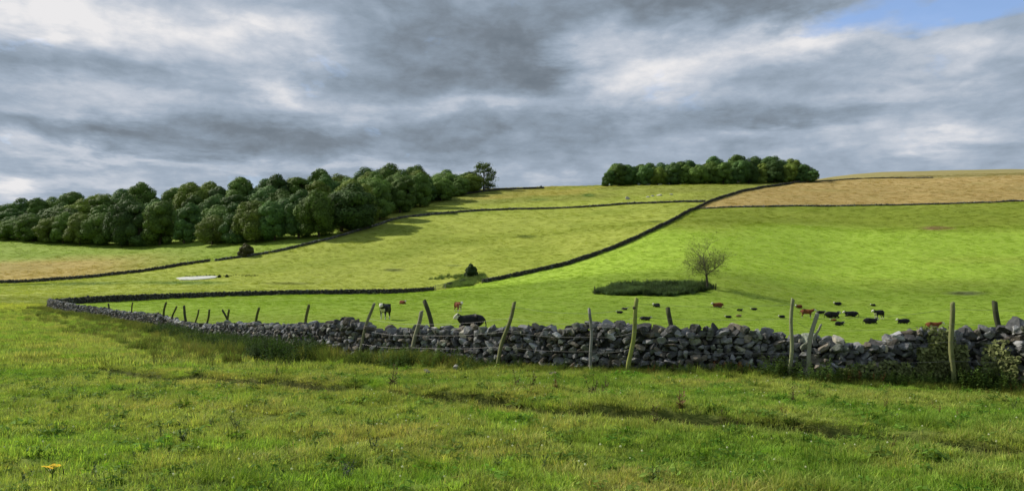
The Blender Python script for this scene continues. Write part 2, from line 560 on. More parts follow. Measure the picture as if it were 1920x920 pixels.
# ------------------------------------------------------------------ ground sheet
th = np.concatenate([np.linspace(-180, -44, 50, endpoint=False), np.linspace(-44, 44, 860, endpoint=False), np.linspace(44, 180, 50, endpoint=False)])
th = np.radians(th)
rr = np.concatenate([np.geomspace(0.4, 5, 26, endpoint=False), np.geomspace(5, 26, 330, endpoint=False), np.geomspace(26, 100, 150, endpoint=False), np.geomspace(100, 560, 330, endpoint=False), np.geomspace(560, 3200, 40)])
TH, RR = np.meshgrid(th, rr)
gx, gy = (np.sin(TH) * RR), (np.cos(TH) * RR)
gz = height(gx, gy)
gc = field_colour(gx, gy)
nr, nt = gx.shape
idx = np.arange(nr * nt).reshape(nr, nt)
a_, b_ = idx[:-1], idx[1:]
q = np.stack([a_, np.roll(a_, -1, 1), np.roll(b_, -1, 1), b_], -1).reshape(-1, 4)
vs = np.stack([gx.ravel(), gy.ravel(), gz.ravel()], 1)
vs = np.vstack([vs, [[0, 0, float(gz[0].mean())]]])
gc = np.vstack([gc, gc[:1]])
cen = len(vs) - 1
tri = np.stack([np.full(nt, cen), np.roll(idx[0], -1), idx[0]], 1)
g_me = mesh_np('ground', vs, [q[:, ::-1], tri[:, ::-1]], m_ground, gc, smooth=True)
link('ground', g_me, kind='structure')
del vs, gc, gx, gy, gz, TH, RR

# pond lying in the field beyond the far wall
PXP = [(330, 523), (345, 521.3), (372, 520), (398, 519), (408, 519.5), (404, 522), (385, 524), (360, 526), (338, 526)]
pw = line_world(PXP)
pz = max(h1(x, y) for x, y in pw) + 0.05
m_water, t, b = material('still_water')
b.inputs['Base Color'].default_value = (0.52, 0.53, 0.50, 1)  # pale base colour stands in for the bright sky mirrored in the water
b.inputs['Roughness'].default_value = 0.3
b.inputs['Specular IOR Level'].default_value = 0.9
pw = pw * 1.0
pv = np.array([[x, y, h1(x, y) + .22] for x, y in pw] + [[x, y, h1(x, y) - .3] for x, y in pw])
me = bpy.data.meshes.new('pond_water')
n = len(pw)
me.from_pydata([tuple(p) for p in pv], [], [tuple(range(n))] + [(i, i + n, (i + 1) % n + n, (i + 1) % n) for i in range(n)])
me.materials.append(m_water)
link('pond_water', me, kind='structure')

# a low cloud added out of view up left, shaped to shade the near pasture
m_cloud = bpy.data.materials.new('shade_cloud_vapour')
m_cloud.use_nodes = True
t = NT(m_cloud.node_tree)
t.n.clear()
o_ = t.add('ShaderNodeOutputMaterial')
tr = t.add('ShaderNodeBsdfTransparent')
df = t.add('ShaderNodeBsdfDiffuse')
df.inputs[0].default_value = (.85, .86, .88, 1)
tl = t.add('ShaderNodeBsdfTranslucent')
tl.inputs[0].default_value = (.85, .86, .88, 1)
m1 = t.add('ShaderNodeMixShader')
t.l.new(df.outputs[0], m1.inputs[1]); t.l.new(tl.outputs[0], m1.inputs[2])
m2 = t.add('ShaderNodeMixShader')
gp = t.add('ShaderNodeNewGeometry')
t.l.new(t.maprange(t.noise(gp.outputs['Position'], 0.012, 4, 0.6), 0.38, 0.62, 0.18, 0.31), m2.inputs[0])
t.l.new(tr.outputs[0], m2.inputs[1]); t.l.new(m1.outputs[0], m2.inputs[2])
t.l.new(m2.outputs[0], o_.inputs[0])
NA, NB = 128, 32
pa, pb = np.meshgrid(np.linspace(0, 2 * math.pi, NA, endpoint=False), np.linspace(-math.pi / 2, math.pi / 2, NB))
cx_, cy_, cz_ = np.cos(pa) * np.cos(pb), np.sin(pa) * np.cos(pb), np.sin(pb)
fr = 1 + 0.16 * fbm(np.cos(pa) * 5 + 9, np.sin(pa) * 5 + 4, 91, 3)
lump = 1 + 0.8 * fbm(cx_ * 6 + 30, cy_ * 6 + 11, 92, 4)
CLH = 560.0
off = Vector(to_sun) * (CLH / to_sun.z)
rot = R(13)
ex, ey = cx_ * 620 * fr, cy_ * 282 * fr
px_, py_ = ex * math.cos(rot) - ey * math.sin(rot), ex * math.sin(rot) + ey * math.cos(rot)
shade_c = (20, -118)
vs = np.stack([px_ + off.x + shade_c[0], py_ + off.y + shade_c[1], cz_ * 38 * lump + CLH], -1).reshape(-1, 3)
ii = np.arange(NA * NB).reshape(NB, NA)
q = np.stack([ii[:-1], np.roll(ii[:-1], -1, 1), np.roll(ii[1:], -1, 1), ii[1:]], -1).reshape(-1, 4)
link('cloud', mesh_np('cloud', vs, q, m_cloud, smooth=True), kind='structure')

# ------------------------------------------------------------------ dry stone walls
rng = np.random.default_rng(7)
random.seed(7)


def ico(sub):
    bm = bmesh.new()
    bmesh.ops.create_icosphere(bm, subdivisions=sub, radius=1)
    v = np.array([p.co[:] for p in bm.verts])
    f = np.array([[p.index for p in fc.verts] for fc in bm.faces])
    bm.free()
    return v, f


def stone_variants(sub, n):
    v0, f = ico(sub)
    out = []
    for k in range(n):
        v = v0 / np.abs(v0).max(1)[:, None] * 0.8 + v0 * 0.2
        v = v + np.roll(v, 1, 1) * rng.normal(0, .12, 3)
        for _ in range(6):
            nn = rng.normal(size=3)
            nn /= np.linalg.norm(nn)
            dd = rng.uniform(0.48, 0.95)
            s = v @ nn
            v = v - np.maximum(s - dd, 0)[:, None] * nn
        # pull towards a block
        v /= np.abs(v).max(0)
        v += rng.normal(scale=0.02, size=v.shape)
        out.append(v * 0.5)
    return out, f


ST_HI, SF_HI = stone_variants(3, 14)
ST_MD, SF_MD = stone_variants(2, 14)
ST_LO, SF_LO = stone_variants(1, 12)


def rotm(rx, ry, rz):
    return np.array(Matrix.Rotation(rz, 3, 'Z') @ Matrix.Rotation(ry, 3, 'Y') @ Matrix.Rotation(rx, 3, 'X'))


m_stone, t, b = material('limestone')
at = t.add('ShaderNodeAttribute', attribute_name='tint')
geo = t.add('ShaderNodeNewGeometry')
pos = geo.outputs['Position']
nA = t.noise(pos, 9, 7, 0.7, 0.3)
nB = t.noise(pos, 28, 5, 0.7)
nC = t.noise(pos, 3.2, 6, 0.65, 0.4)
vv = t.math('ADD', t.math('MULTIPLY', t.math('SUBTRACT', nA, 0.5), 1.5), 1.0)
cc = t.add('ShaderNodeCombineColor')
for i in range(3):
    t.l.new(t.math('MAXIMUM', vv, 0.2), cc.inputs[i])
col = t.mix(1.0, at.outputs['Color'], cc.outputs[0], 'MULTIPLY')
col = t.mix(t.maprange(nC, 0.56, 0.66, 0, 0.55), col, (0.40, 0.40, 0.37))      # pale lichen
col = t.mix(t.maprange(t.noise(pos, 2.1, 6, 0.7, 0.5), 0.56, 0.68, 0, 0.7), col, (0.075, 0.085, 0.03))   # moss
t.l.new(col, b.inputs['Base Color'])
b.inputs['Roughness'].default_value = 0.9
bump(t, b, t.math('ADD', nA, t.math('MULTIPLY', nB, 0.4)), 0.8, 0.03)

m_core, t, b = material('wall_hearting')
b.inputs['Base Color'].default_value = (0.03, 0.03, 0.028, 1)

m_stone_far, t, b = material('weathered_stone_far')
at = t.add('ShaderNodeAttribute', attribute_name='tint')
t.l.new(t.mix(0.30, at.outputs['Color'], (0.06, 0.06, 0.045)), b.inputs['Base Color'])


class Stones:
    def __init__(s):
        s.items = {}

    def add(s, sets, faces, key, pos, dims, rot, col):
        s.items.setdefault(key, [sets, faces, []])[2].append((rng.integers(len(sets)), pos, dims, rot, col))

    def build(s, name, mat, **kw):
        V, Fc, Cc, n = [], [], [], 0
        for sets, faces, its in s.items.values():
            for k, pos, dims, rot, col in its:
                v = (sets[k] * dims) @ rot.T + pos
                V.append(v)
                Fc.append(faces + n)
                Cc.append(np.tile(col, (len(v), 1)))
                n += len(v)
        me = mesh_np(name, np.concatenate(V), np.concatenate(Fc), mat, np.concatenate(Cc))
        return link(name, me, **kw)


def stone_colour(dark=1.0):
    g = rng.uniform(0.055, 0.21) if rng.random() > 0.14 else rng.uniform(0.22, 0.50)
    c = np.array([g, g, g * 1.03])
    r = rng.random()
    if r < 0.22:
        c = c * np.array([1.12, .98, .78])
    elif r < 0.34:
        c = c * np.array([.92, 1.0, .78])
    return np.clip(c * dark, 0.02, 0.5)


def wall_path(px, step, **k):
    p, s = resample(line_world(px, **k), step)
    d = np.gradient(p, axis=0)
    d /= np.linalg.norm(d, axis=1)[:, None]
    nrm = np.stack([d[:, 1], -d[:, 0]], 1)
    # normal towards the camera
    flip = (nrm * p).sum(1) > 0
    nrm[flip] *= -1
    return p, s, d, nrm


def prism_wall(name, p, nrm, H, thick_base, thick_top, mat, parent, shrink=0.0):
    n = len(p)
    z0 = height(p[:, 0], p[:, 1])
    V = []
    for off_, zz in ((thick_base / 2, -0.25), (thick_top / 2, H), (-thick_top / 2, H), (-thick_base / 2, -0.25)):
        q_ = p + nrm * off_
        V.append(np.stack([q_[:, 0], q_[:, 1], z0 + zz], 1))
    V = np.stack(V, 1).reshape(-1, 3)
    i = np.arange(n - 1) * 4
    Fs = []
    for a, b2 in ((0, 1), (1, 2), (2, 3), (3, 0)):
        Fs.append(np.stack([i + a, i + b2, i + b2 + 4, i + a + 4], 1))
    caps = np.array([[0, 1, 2, 3], [(n - 1) * 4 + 3, (n - 1) * 4 + 2, (n - 1) * 4 + 1, (n - 1) * 4]])
    return link(name, mesh_np(name, V, np.concatenate(Fs + [caps]), mat), parent=parent)


def build_wall(name, label, px, top_px, ksize, thick=0.62, res='MD', group=None, Hc=None, near=6.0, dark=1.0, mat=None, both=True, cat='stone wall', far=640.0):
    p, s, d, nrm = wall_path(px, 0.25, near=near, far=far)
    root = link(name, None, label=label, cat=cat, group=group, loc=(float(p[len(p) // 2][0]), float(p[len(p) // 2][1]), 0))
    bpy.context.view_layer.update()
    z0 = height(p[:, 0], p[:, 1])
    u = CX + F * p[:, 0] / p[:, 1]
    if top_px:
        rowb = YH - (z0 - ZC) * F / p[:, 1]
        tops = yl(top_px, u)
        H = np.clip((rowb - tops) * p[:, 1] / F * (0.85 if p[:, 1].min() > 70 else 1), 0.35, 1.5)
    else:
        H = Hc + 0.22 * fbm(s * 0.18, s * 0, 4, 3) * 2
    H = H + fbm(s * 0.9, s * 0 + 3, 14, 3) * 0.14
    Lt = s[-1]
    ang = np.arctan2(d[:, 1], d[:, 0])
    core = prism_wall('hearting', p, nrm, H * 0.90, thick * 0.50, thick * 0.26, m_core, root)
    body, cope = Stones(), Stones()

    def at_s(sv):
        return np.interp(sv, s, p[:, 0]), np.interp(sv, s, p[:, 1]), np.interp(sv, s, z0), np.interp(sv, s, H), np.interp(sv, s, nrm[:, 0]), np.interp(sv, s, nrm[:, 1]), np.interp(sv, s, ang)

    def pick(dist_):
        if res == 'AUTO':
            return ('HI', ST_HI, SF_HI) if dist_ < 27 else (('MD', ST_MD, SF_MD) if dist_ < 50 else ('LO', ST_LO, SF_LO))
        return ('MD', ST_MD, SF_MD) if res == 'MD' else ('LO', ST_LO, SF_LO)
    sides = (1, -1) if both else (1,)
    for sd_ in sides:
        z = -0.05
        while z < H.max():
            kk0 = ksize(20.0)
            ch = rng.uniform(0.085, 0.155) * (ksize(0.5 * (p[:, 1].min() + p[:, 1].mean())))
            sv = rng.uniform(-0.2, 0)
            while sv < Lt:
                x, y, zz, h, nx, ny, a = at_s(min(max(sv, 0), Lt))
                k = ksize(y)
                wv = rng.uniform(0.10, 0.33) * k * (1.0 if z > 0.2 else 1.15)
                wobz = 0.13 * float(fbm(np.array([sv * 0.8]), np.array([sd_ * 9.0 + z * 2]), 44, 2)[0]) * 2
                zc_ = z + ch / 2 + wobz
                if zc_ < h - 0.03:
                    th_ = thick * (1 - 0.34 * np.clip(zc_ / 1.2, 0, 1))
                    dep = rng.uniform(0.22, 0.36)
                    offn = sd_ * (th_ / 2 - dep / 2 + rng.normal(0, 0.045))
                    key, sets, fc = pick(y if sd_ > 0 else y + 12)
                    body.add(sets, fc, key, np.array([x + nx * offn, y + ny * offn, zz + zc_]),
                             np.array([wv * 1.10, dep, ch * rng.uniform(1.05, 1.45)]),
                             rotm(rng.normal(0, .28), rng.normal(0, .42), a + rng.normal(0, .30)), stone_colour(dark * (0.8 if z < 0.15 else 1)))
                sv += wv
            z += ch * 0.94
    sv = 0.0
    while sv < Lt:
        x, y, zz, h, nx, ny, a = at_s(sv)
        k = ksize(y)
        wv = rng.uniform(0.12, 0.34) * k
        hh_ = rng.uniform(0.16, 0.34) * min(k, 1.3)
        key, sets, fc = pick(y)
        o_n = rng.normal(0, .05)
        cope.add(sets, fc, key, np.array([x + nx * o_n, y + ny * o_n, zz + h - 0.02 + rng.normal(0, .03)]),
                 np.array([wv * 1.25, rng.uniform(.28, .46), hh_]),
                 rotm(rng.normal(0, .25), rng.normal(0, .45), a + rng.normal(0, .3)), stone_colour(dark) * 1.05)
        sv += wv * 0.92
    mt = mat or m_stone
    o1 = body.build('stone_face', mt, parent=root)
    o2 = cope.build('coping', mt, parent=root)
    inv = Matrix.Translation(-Vector(root.location))
    for o in (core, o1, o2):
        o.matrix_parent_inverse = inv
    return root, p, s, nrm, H, z0


W1T = [(3300, 600), (2300, 610), (1920, 618), (1840, 622), (1785, 626), (1740, 622), (1700, 620), (1665, 634), (1625, 650), (1600, 654), (1565, 637), (1480, 627), (1430, 624), (1350, 618), (1300, 616), (1200, 614), (1165, 606), (1120, 612), (1060, 618), (960, 618), (870, 616), (800, 614), (760, 619), (715, 620), (670, 606), (645, 602), (610, 611), (560, 612), (480, 609), (420, 607), (380, 610), (345, 606), (325, 599), (300, 591), (230, 585), (150, 573), (110, 566), (95, 562)]
near_wall = build_wall('dry_stone_wall', 'long tumbledown grey dry stone wall with jumbled stones crossing in front of the cattle field',
                       W1, W1T, lambda d_: float(np.interp(d_, [14, 15.5, 22, 40, 90], [1.08, .84, 0.74, 0.95, 1.4])), res='AUTO')
far_k = lambda d_: float(np.interp(d_, [80, 200, 400], [1.7, 2.3, 3.0]))
W2T = [(92, 561), (108, 560), (130, 558), (200, 553), (300, 549.5), (420, 546), (550, 543), (650, 541.5), (760, 540), (814, 537)]
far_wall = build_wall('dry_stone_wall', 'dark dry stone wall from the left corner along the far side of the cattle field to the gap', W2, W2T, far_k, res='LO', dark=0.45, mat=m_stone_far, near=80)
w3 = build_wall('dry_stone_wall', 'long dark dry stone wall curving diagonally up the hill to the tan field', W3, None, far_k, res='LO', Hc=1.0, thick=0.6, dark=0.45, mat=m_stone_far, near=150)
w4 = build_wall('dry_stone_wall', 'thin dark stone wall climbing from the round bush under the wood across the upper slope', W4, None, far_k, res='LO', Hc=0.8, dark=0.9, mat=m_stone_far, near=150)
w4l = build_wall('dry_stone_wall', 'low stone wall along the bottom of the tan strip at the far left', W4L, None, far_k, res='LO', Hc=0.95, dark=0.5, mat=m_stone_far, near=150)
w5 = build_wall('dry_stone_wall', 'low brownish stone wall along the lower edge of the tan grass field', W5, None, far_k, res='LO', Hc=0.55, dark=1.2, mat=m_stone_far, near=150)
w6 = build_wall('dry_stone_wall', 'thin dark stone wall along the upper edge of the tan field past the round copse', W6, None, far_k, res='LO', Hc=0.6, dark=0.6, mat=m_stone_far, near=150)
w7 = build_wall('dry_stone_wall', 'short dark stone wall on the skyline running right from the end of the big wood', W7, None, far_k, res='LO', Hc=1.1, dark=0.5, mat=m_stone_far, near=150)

# ------------------------------------------------------------------ scatter (stuff only): instances carry their own tint
SRC = {}


def sources(key, meshes):
    col_ = bpy.data.collections.new('src_' + key)
    for i, me in enumerate(meshes):
        o = bpy.data.objects.new('%s_%02d' % (key, i), me)
        col_.objects.link(o)
    SRC[key] = (col_, len(meshes))


def scatter(name, label, key, pts, rot, scl, tint, cat=None, mat=None):
    col_, nsrc = SRC[key]
    n = len(pts)
    me = bpy.data.meshes.new(name)
    me.vertices.add(n)
    me.vertices.foreach_set('co', np.asarray(pts, np.float32).ravel())
    def va(nm, typ, data, prop):
        a = me.attributes.new(nm, typ, 'POINT')
        a.data.foreach_set(prop, np.asarray(data).ravel())
    va('rot', 'FLOAT_VECTOR', np.asarray(rot, np.float32), 'vector')
    va('scl', 'FLOAT_VECTOR', np.asarray(scl, np.float32), 'vector')
    va('pick', 'INT', rng.integers(0, nsrc, n).astype(np.int32), 'value')
    tc4 = np.ones((n, 4), np.float32)
    tc4[:, :3] = tint
    va('tint', 'FLOAT_COLOR', tc4, 'color')
    o = link(name, me, kind='stuff', label=label, cat=cat)
    g = bpy.data.node_groups.new(name + '_scatter', 'GeometryNodeTree')
    g.interface.new_socket('Geometry', in_out='INPUT', socket_type='NodeSocketGeometry')
    g.interface.new_socket('Geometry', in_out='OUTPUT', socket_type='NodeSocketGeometry')
    N, Lk = g.nodes, g.links
    gi, go = N.new('NodeGroupInput'), N.new('NodeGroupOutput')
    ci = N.new('GeometryNodeCollectionInfo')
    ci.inputs['Collection'].default_value = col_
    ci.inputs['Separate Children'].default_value = True
    ci.inputs['Reset Children'].default_value = True
    ip = N.new('GeometryNodeInstanceOnPoints')
    ip.inputs['Pick Instance'].default_value = True
    def na(nm, typ):
        a = N.new('GeometryNodeInputNamedAttribute')
        a.data_type = typ
        a.inputs['Name'].default_value = nm
        return [s for s in a.outputs if s.enabled][0]
    Lk.new(gi.outputs[0], ip.inputs['Points'])
    Lk.new(ci.outputs[0], ip.inputs['Instance'])
    Lk.new(na('pick', 'INT'), ip.inputs['Instance Index'])
    Lk.new(na('rot', 'FLOAT_VECTOR'), ip.inputs['Rotation'])
    Lk.new(na('scl', 'FLOAT_VECTOR'), ip.inputs['Scale'])
    Lk.new(ip.outputs[0], go.inputs[0])
    md = o.modifiers.new('scatter', 'NODES')
    md.node_group = g
    return o


def blades(n, rad, h0, h1_, wd, lean=0.5, segs=3, seed=0, curl=0.6, colvar=0.35):
    """tuft of curved grass blades; per-blade tint factor as vertex colour"""
    r_ = np.random.default_rng(seed)
    V, Fq, Ft, Cc = [], [], [], []
    n0 = 0
    for i in range(n):
        a, rr_ = r_.uniform(0, 2 * math.pi), rad * math.sqrt(r_.random())
        bx, by = rr_ * math.cos(a), rr_ * math.sin(a)
        la = a + r_.normal(0, 1.0)
        ln = abs(r_.normal(0, lean))
        h = r_.uniform(h0, h1_)
        wv = wd * r_.uniform(0.7, 1.3)
        side = np.array([-math.sin(la + r_.normal(0, .8)), math.cos(la), 0])
        side /= np.linalg.norm(side)
        c = 1 + r_.normal(0, colvar * 0.5)
        yel = r_.random()
        cb = np.array([c, c, c]) if yel > 0.12 else np.array([1.5, 1.15, 1.4]) * c
        for k in range(segs + 1):
            tt = k / segs
            out = ln * h * (tt ** (1 + curl))
            pz = h * tt * (1 - 0.25 * ln * tt)
            pt = np.array([bx + out * math.cos(la), by + out * math.sin(la), pz - 0.01])
            wk = wv * (1 - tt) ** 0.6 / 2
            if k < segs:
                V += [pt - side * wk, pt + side * wk]
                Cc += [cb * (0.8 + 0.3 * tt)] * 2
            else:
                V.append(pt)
                Cc.append(cb * 1.1)
        for k in range(segs - 1):
            Fq.append([n0 + 2 * k, n0 + 2 * k + 1, n0 + 2 * k + 3, n0 + 2 * k + 2])
        Ft.append([n0 + 2 * segs - 2, n0 + 2 * segs - 1, n0 + 2 * segs])
        n0 += 2 * segs + 1
    return np.array(V), np.array(Fq), np.array(Ft), np.clip(np.array(Cc), 0, 3)


def leafy(n_stem, rad, h0, h1_, leaf, seed, per=9):
    """upright leafy weed clump (nettle-like)"""
    r_ = np.random.default_rng(seed)
    V, Fq, Cc, n0 = [], [], [], 0
    for i in range(n_stem):
        a, rr_ = r_.uniform(0, 6.283), rad * math.sqrt(r_.random())
        b0 = np.array([rr_ * math.cos(a), rr_ * math.sin(a), 0.0])
        h = r_.uniform(h0, h1_)
        top = b0 + np.array([math.cos(a) * .15 * h, math.sin(a) * .15 * h, h]) + r_.normal(0, .05 * h, 3) * [1, 1, 0]
        c0 = max(0.5, 1 + r_.normal(0, .15))
        sd2 = np.array([-math.sin(a), math.cos(a), 0]) * 0.006
        V += [b0 - sd2, b0 + sd2, top + sd2 * .4, top - sd2 * .4]
        Cc += [np.array([1, .8, .8]) * c0] * 4
        Fq.append([n0, n0 + 1, n0 + 2, n0 + 3])
        n0 += 4
        for k in range(per):
            tt = 0.15 + 0.85 * k / per
            pt = b0 + (top - b0) * tt
            for sgn in (0, math.pi):
                la = a + k * 1.57 + sgn + r_.normal(0, .3)
                dirv = np.array([math.cos(la), math.sin(la), -0.25 + r_.normal(0, .25)])
                sv = np.array([-math.sin(la), math.cos(la), r_.normal(0, .3)])
                ll = leaf * (1.15 - 0.6 * tt) * r_.uniform(.7, 1.3)
                V += [pt, pt + dirv * ll * .5 - sv * ll * .25, pt + dirv * ll, pt + dirv * ll * .5 + sv * ll * .25]
                Cc += [np.ones(3) * c0 * r_.uniform(.75, 1.25)] * 4
                Fq.append([n0, n0 + 1, n0 + 2, n0 + 3])
                n0 += 4
    return np.array(V), np.array(Fq), np.array(Cc)


def plant_material(name, inst=True, base=(1, 1, 1), trans=0.25, use_obj=False):
    m, t, b = material(name)
    a1 = t.add('ShaderNodeAttribute', attribute_name='leafvar')
    col = a1.outputs['Color']
    if inst:
        a2 = t.add('ShaderNodeAttribute', attribute_name='tint')
        a2.attribute_type = 'INSTANCER'
        col = t.mix(1.0, col, a2.outputs['Color'], 'MULTIPLY')
    elif use_obj:
        oi = t.add('ShaderNodeObjectInfo')
        col = t.mix(1.0, col, oi.outputs['Color'], 'MULTIPLY')
    else:
        col = t.mix(1.0, col, base, 'MULTIPLY')
    t.l.new(col, b.inputs['Base Color'])
    b.inputs['Roughness'].default_value = 0.7
    b.inputs['Specular IOR Level'].default_value = 0.08
    tl = t.add('ShaderNodeBsdfTranslucent')
    t.l.new(t.mix(1.0, col, (1.1, 1.2, 0.6), 'MULTIPLY'), tl.inputs[0])
    mx = t.add('ShaderNodeMixShader')
    mx.inputs[0].default_value = trans
    out = m.node_tree.nodes['Material Output']
    t.l.new(b.outputs[0], mx.inputs[1]); t.l.new(tl.outputs[0], mx.inputs[2]); t.l.new(mx.outputs[0], out.inputs[0])
    return m


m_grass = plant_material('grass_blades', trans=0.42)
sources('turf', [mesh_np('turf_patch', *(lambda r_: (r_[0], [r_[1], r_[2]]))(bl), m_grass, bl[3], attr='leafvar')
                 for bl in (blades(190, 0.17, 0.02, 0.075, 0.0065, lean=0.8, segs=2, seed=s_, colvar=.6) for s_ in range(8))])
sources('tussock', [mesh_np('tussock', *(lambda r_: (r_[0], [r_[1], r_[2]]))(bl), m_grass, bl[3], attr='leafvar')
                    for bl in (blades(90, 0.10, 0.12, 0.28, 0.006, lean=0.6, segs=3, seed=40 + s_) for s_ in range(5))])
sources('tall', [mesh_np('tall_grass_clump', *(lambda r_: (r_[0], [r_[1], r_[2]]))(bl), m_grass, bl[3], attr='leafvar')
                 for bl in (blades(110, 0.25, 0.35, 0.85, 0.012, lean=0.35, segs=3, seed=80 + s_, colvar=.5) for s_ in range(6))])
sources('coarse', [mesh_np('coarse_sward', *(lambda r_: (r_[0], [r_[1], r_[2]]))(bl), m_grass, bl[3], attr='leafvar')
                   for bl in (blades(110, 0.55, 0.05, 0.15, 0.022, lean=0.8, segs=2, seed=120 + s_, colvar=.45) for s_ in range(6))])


def leafmesh(nm, r3):
    return mesh_np(nm, r3[0], r3[1], m_grass, r3[2], attr='leafvar')


sources('nettle', [leafmesh('nettle_clump', leafy(16, 0.3, 0.4, 0.9, 0.11, s_)) for s_ in range(5)])
sources('herb', [leafmesh('broad_herb', leafy(9, 0.10, 0.03, 0.12, 0.07, 30 + s_, per=3)) for s_ in range(5)])
sources('clover', [mesh_np('clover_head', np.concatenate([ico(1)[0] * [.010, .010, .010] + [0, 0, .075], ico(1)[0] * [.0015, .0015, .04] + [0, 0, .035]]),
                           np.concatenate([ico(1)[1], ico(1)[1] + 12]), m_grass, np.concatenate([np.ones((12, 3)), np.ones((12, 3)) * .3]), attr='leafvar')])

near_p, near_s, near_n = near_wall[1], near_wall[2], near_wall[3]


def wall_side(x, y):
    """distance to the near wall line, positive on the camera's side"""
    x, y = np.asarray(x), np.asarray(y)
    out = np.zeros(len(x))
    pp, nn = near_p[::4], near_n[::4]
    for c in range(0, len(x), 5000):
        q_ = (x[c:c + 5000, None] - pp[None, :, 0]) ** 2 + (y[c:c + 5000, None] - pp[None, :, 1]) ** 2
        j = q_.argmin(1)
        out[c:c + 5000] = (x[c:c + 5000] - pp[j, 0]) * nn[j, 0] + (y[c:c + 5000] - pp[j, 1]) * nn[j, 1]
        far_ = q_[np.arange(len(j)), j] > 9
        sgn = np.sign(out[c:c + 5000])
        out[c:c + 5000] = np.where(far_, sgn * np.sqrt(q_[np.arange(len(j)), j]), out[c:c + 5000])
    return out


def sample_sector(n, dmin, dmax, umin=-350, umax=2270, power=2.0):
    k = rng.random(n)
    d = (dmin ** power + (dmax ** power - dmin ** power) * k) ** (1 / power)
    u = rng.uniform(umin, umax, n)
    return (u - CX) * d / F, d


def place(x, y, smin, smax, tilt=0.15, zs=None):
    z = height(x, y)
    n = len(x)
    rot = np.stack([rng.normal(0, tilt, n), rng.normal(0, tilt, n), rng.uniform(0, 6.283, n)], 1)
    s = rng.uniform(smin, smax, n)
    scl = np.stack([s, s, s if zs is None else s * zs], 1)
    return np.stack([x, y, z], 1), rot, scl


# pasture turf near the camera
def turf(name, label, key, n, d0, d1, s0, s1, gain=(1, 1, 1), power=2.0, side=0.25, keep=None, umin=-600, umax=2700, zs=None):
    x, y = sample_sector(n, d0, d1, umin, umax, power)
    sd_ = wall_side(x, y)
    s, a = track(x, y)
    s = s + fbm(x * 1.3, y * 1.3, 77, 3) * 0.18
    m = (sd_ > side) & ~((np.abs(s + 0.04) < 0.10 * np.clip(a * 1.5, .4, 1.15) * (1 + 1.2 * fbm(x * 2.5, y * 2.5, 78, 3))) & (a > 0.33) & (rng.random(len(x)) < .93))
    if keep is not None:
        m &= keep(x, y)
    x, y = x[m], y[m]
    P_, r_, s_ = place(x, y, s0, s1, zs=zs(x, y) if zs else None)
    tint = field_colour(x, y) * rng.uniform(0.75, 1.3, (len(x), 1)) * np.array(gain)
    return scatter(name, label, key, P_, r_, s_, tint)


lush = lambda x, y: 0.6 + 1.1 * np.clip(fbm(x * .7, y * .7, 71, 3) + .25, 0, 1)
turf('grass', 'short olive green pasture grass of the foreground', 'turf', 40000, 5.0, 24, 0.75, 1.5, gain=(1.88, 1.76, 2.0), zs=lush)
turf('grass', 'pasture grass further off on the camera side of the wall', 'turf', 26000, 20, 110, 1.6, 3.6, gain=(1.88, 1.76, 2.0), umin=-500, umax=720, power=1.6)
turf('rough_grass', 'longer grass tufts standing in the foreground pasture', 'tussock', 2600, 5.5, 24, 0.45, 1.0, gain=(1.4, 1.45, 1.35),
     keep=lambda x, y: fbm(x * .6, y * .6, 72, 3) + rng.normal(0, .05, len(x)) > 0.06)
turf('rough_grass', 'straw coloured seeding grass stems in the foreground pasture', 'tussock', 450, 6, 26, 0.5, 1.0, gain=(1.9, 1.7, 2.0))
turf('ground_herbs', 'low broad leaved weeds among the foreground grass', 'herb', 2600, 5.0, 22, 0.7, 1.6, gain=(.85, 1.1, .9))
x, y = sample_sector(420, 6, 17, 0, 2200)
m = wall_side(x, y) > 0.5
P_, r_, s_ = place(x[m], y[m], .8, 1.3)
scatter('clover_flowers', 'tiny white clover heads dotted in the foreground grass', 'clover', P_, r_, s_, np.tile([.75, .75, .62], (m.sum(), 1)))

# coarse sward over the middle fields
x, y = sample_sector(60000, 45, 260, -420, 2200, 1.35)
m = (wall_side(x, y) < -0.8) | ((x < -58) & (y > 93))
u_ = CX + F * x / y
x, y, u_ = x[m], y[m], u_[m]
tint = field_colour(x, y) * rng.uniform(.8, 1.25, (len(x), 1)) * 1.08
P_, r_, s_ = place(x, y, .5, 1.3)
s_ *= np.clip(y / 110, .6, 1.6)[:, None]
s_[:, 2] *= 0.6
scatter('pasture_sward', 'grazed green grass of the cattle field and slopes beyond', 'coarse', P_, r_, s_, tint)
x, y = sample_sector(26000, 250, 470, -100, 2020, 1.6)
z_u = CX + F * x / y
tint = field_colour(x, y) * rng.uniform(.75, 1.2, (len(x), 1)) * 1.05
P_, r_, s_ = place(x, y, 1.6, 3.2)
s_[:, 2] *= 0.5
scatter('hill_sward', 'taller grass of the tan and olive fields on the hill', 'coarse', P_, r_, s_, tint)

# darker and paler clumps dotting the slopes
x, y = sample_sector(2600, 55, 420, -200, 2120, 1.5)
u_ = CX + F * x / y
k = (wall_side(x, y) < -3) & ((fbm(x * .02, y * .03, 93) > -.05) | (rng.random(len(x)) < .25))
x, y = x[k], y[k]
tint = field_colour(x, y) * np.where(rng.random((len(x), 1)) < .6, .42, 1.5)
P_, r_, s_ = place(x, y, .35, 1.0)
s_ *= np.clip(y / 160, .5, 1.8)[:, None]
s_[:, 2] *= 1.5
scatter('rough_clumps', 'rush and seeding grass clumps dotting the pasture slopes', 'coarse', P_, r_, s_, tint)

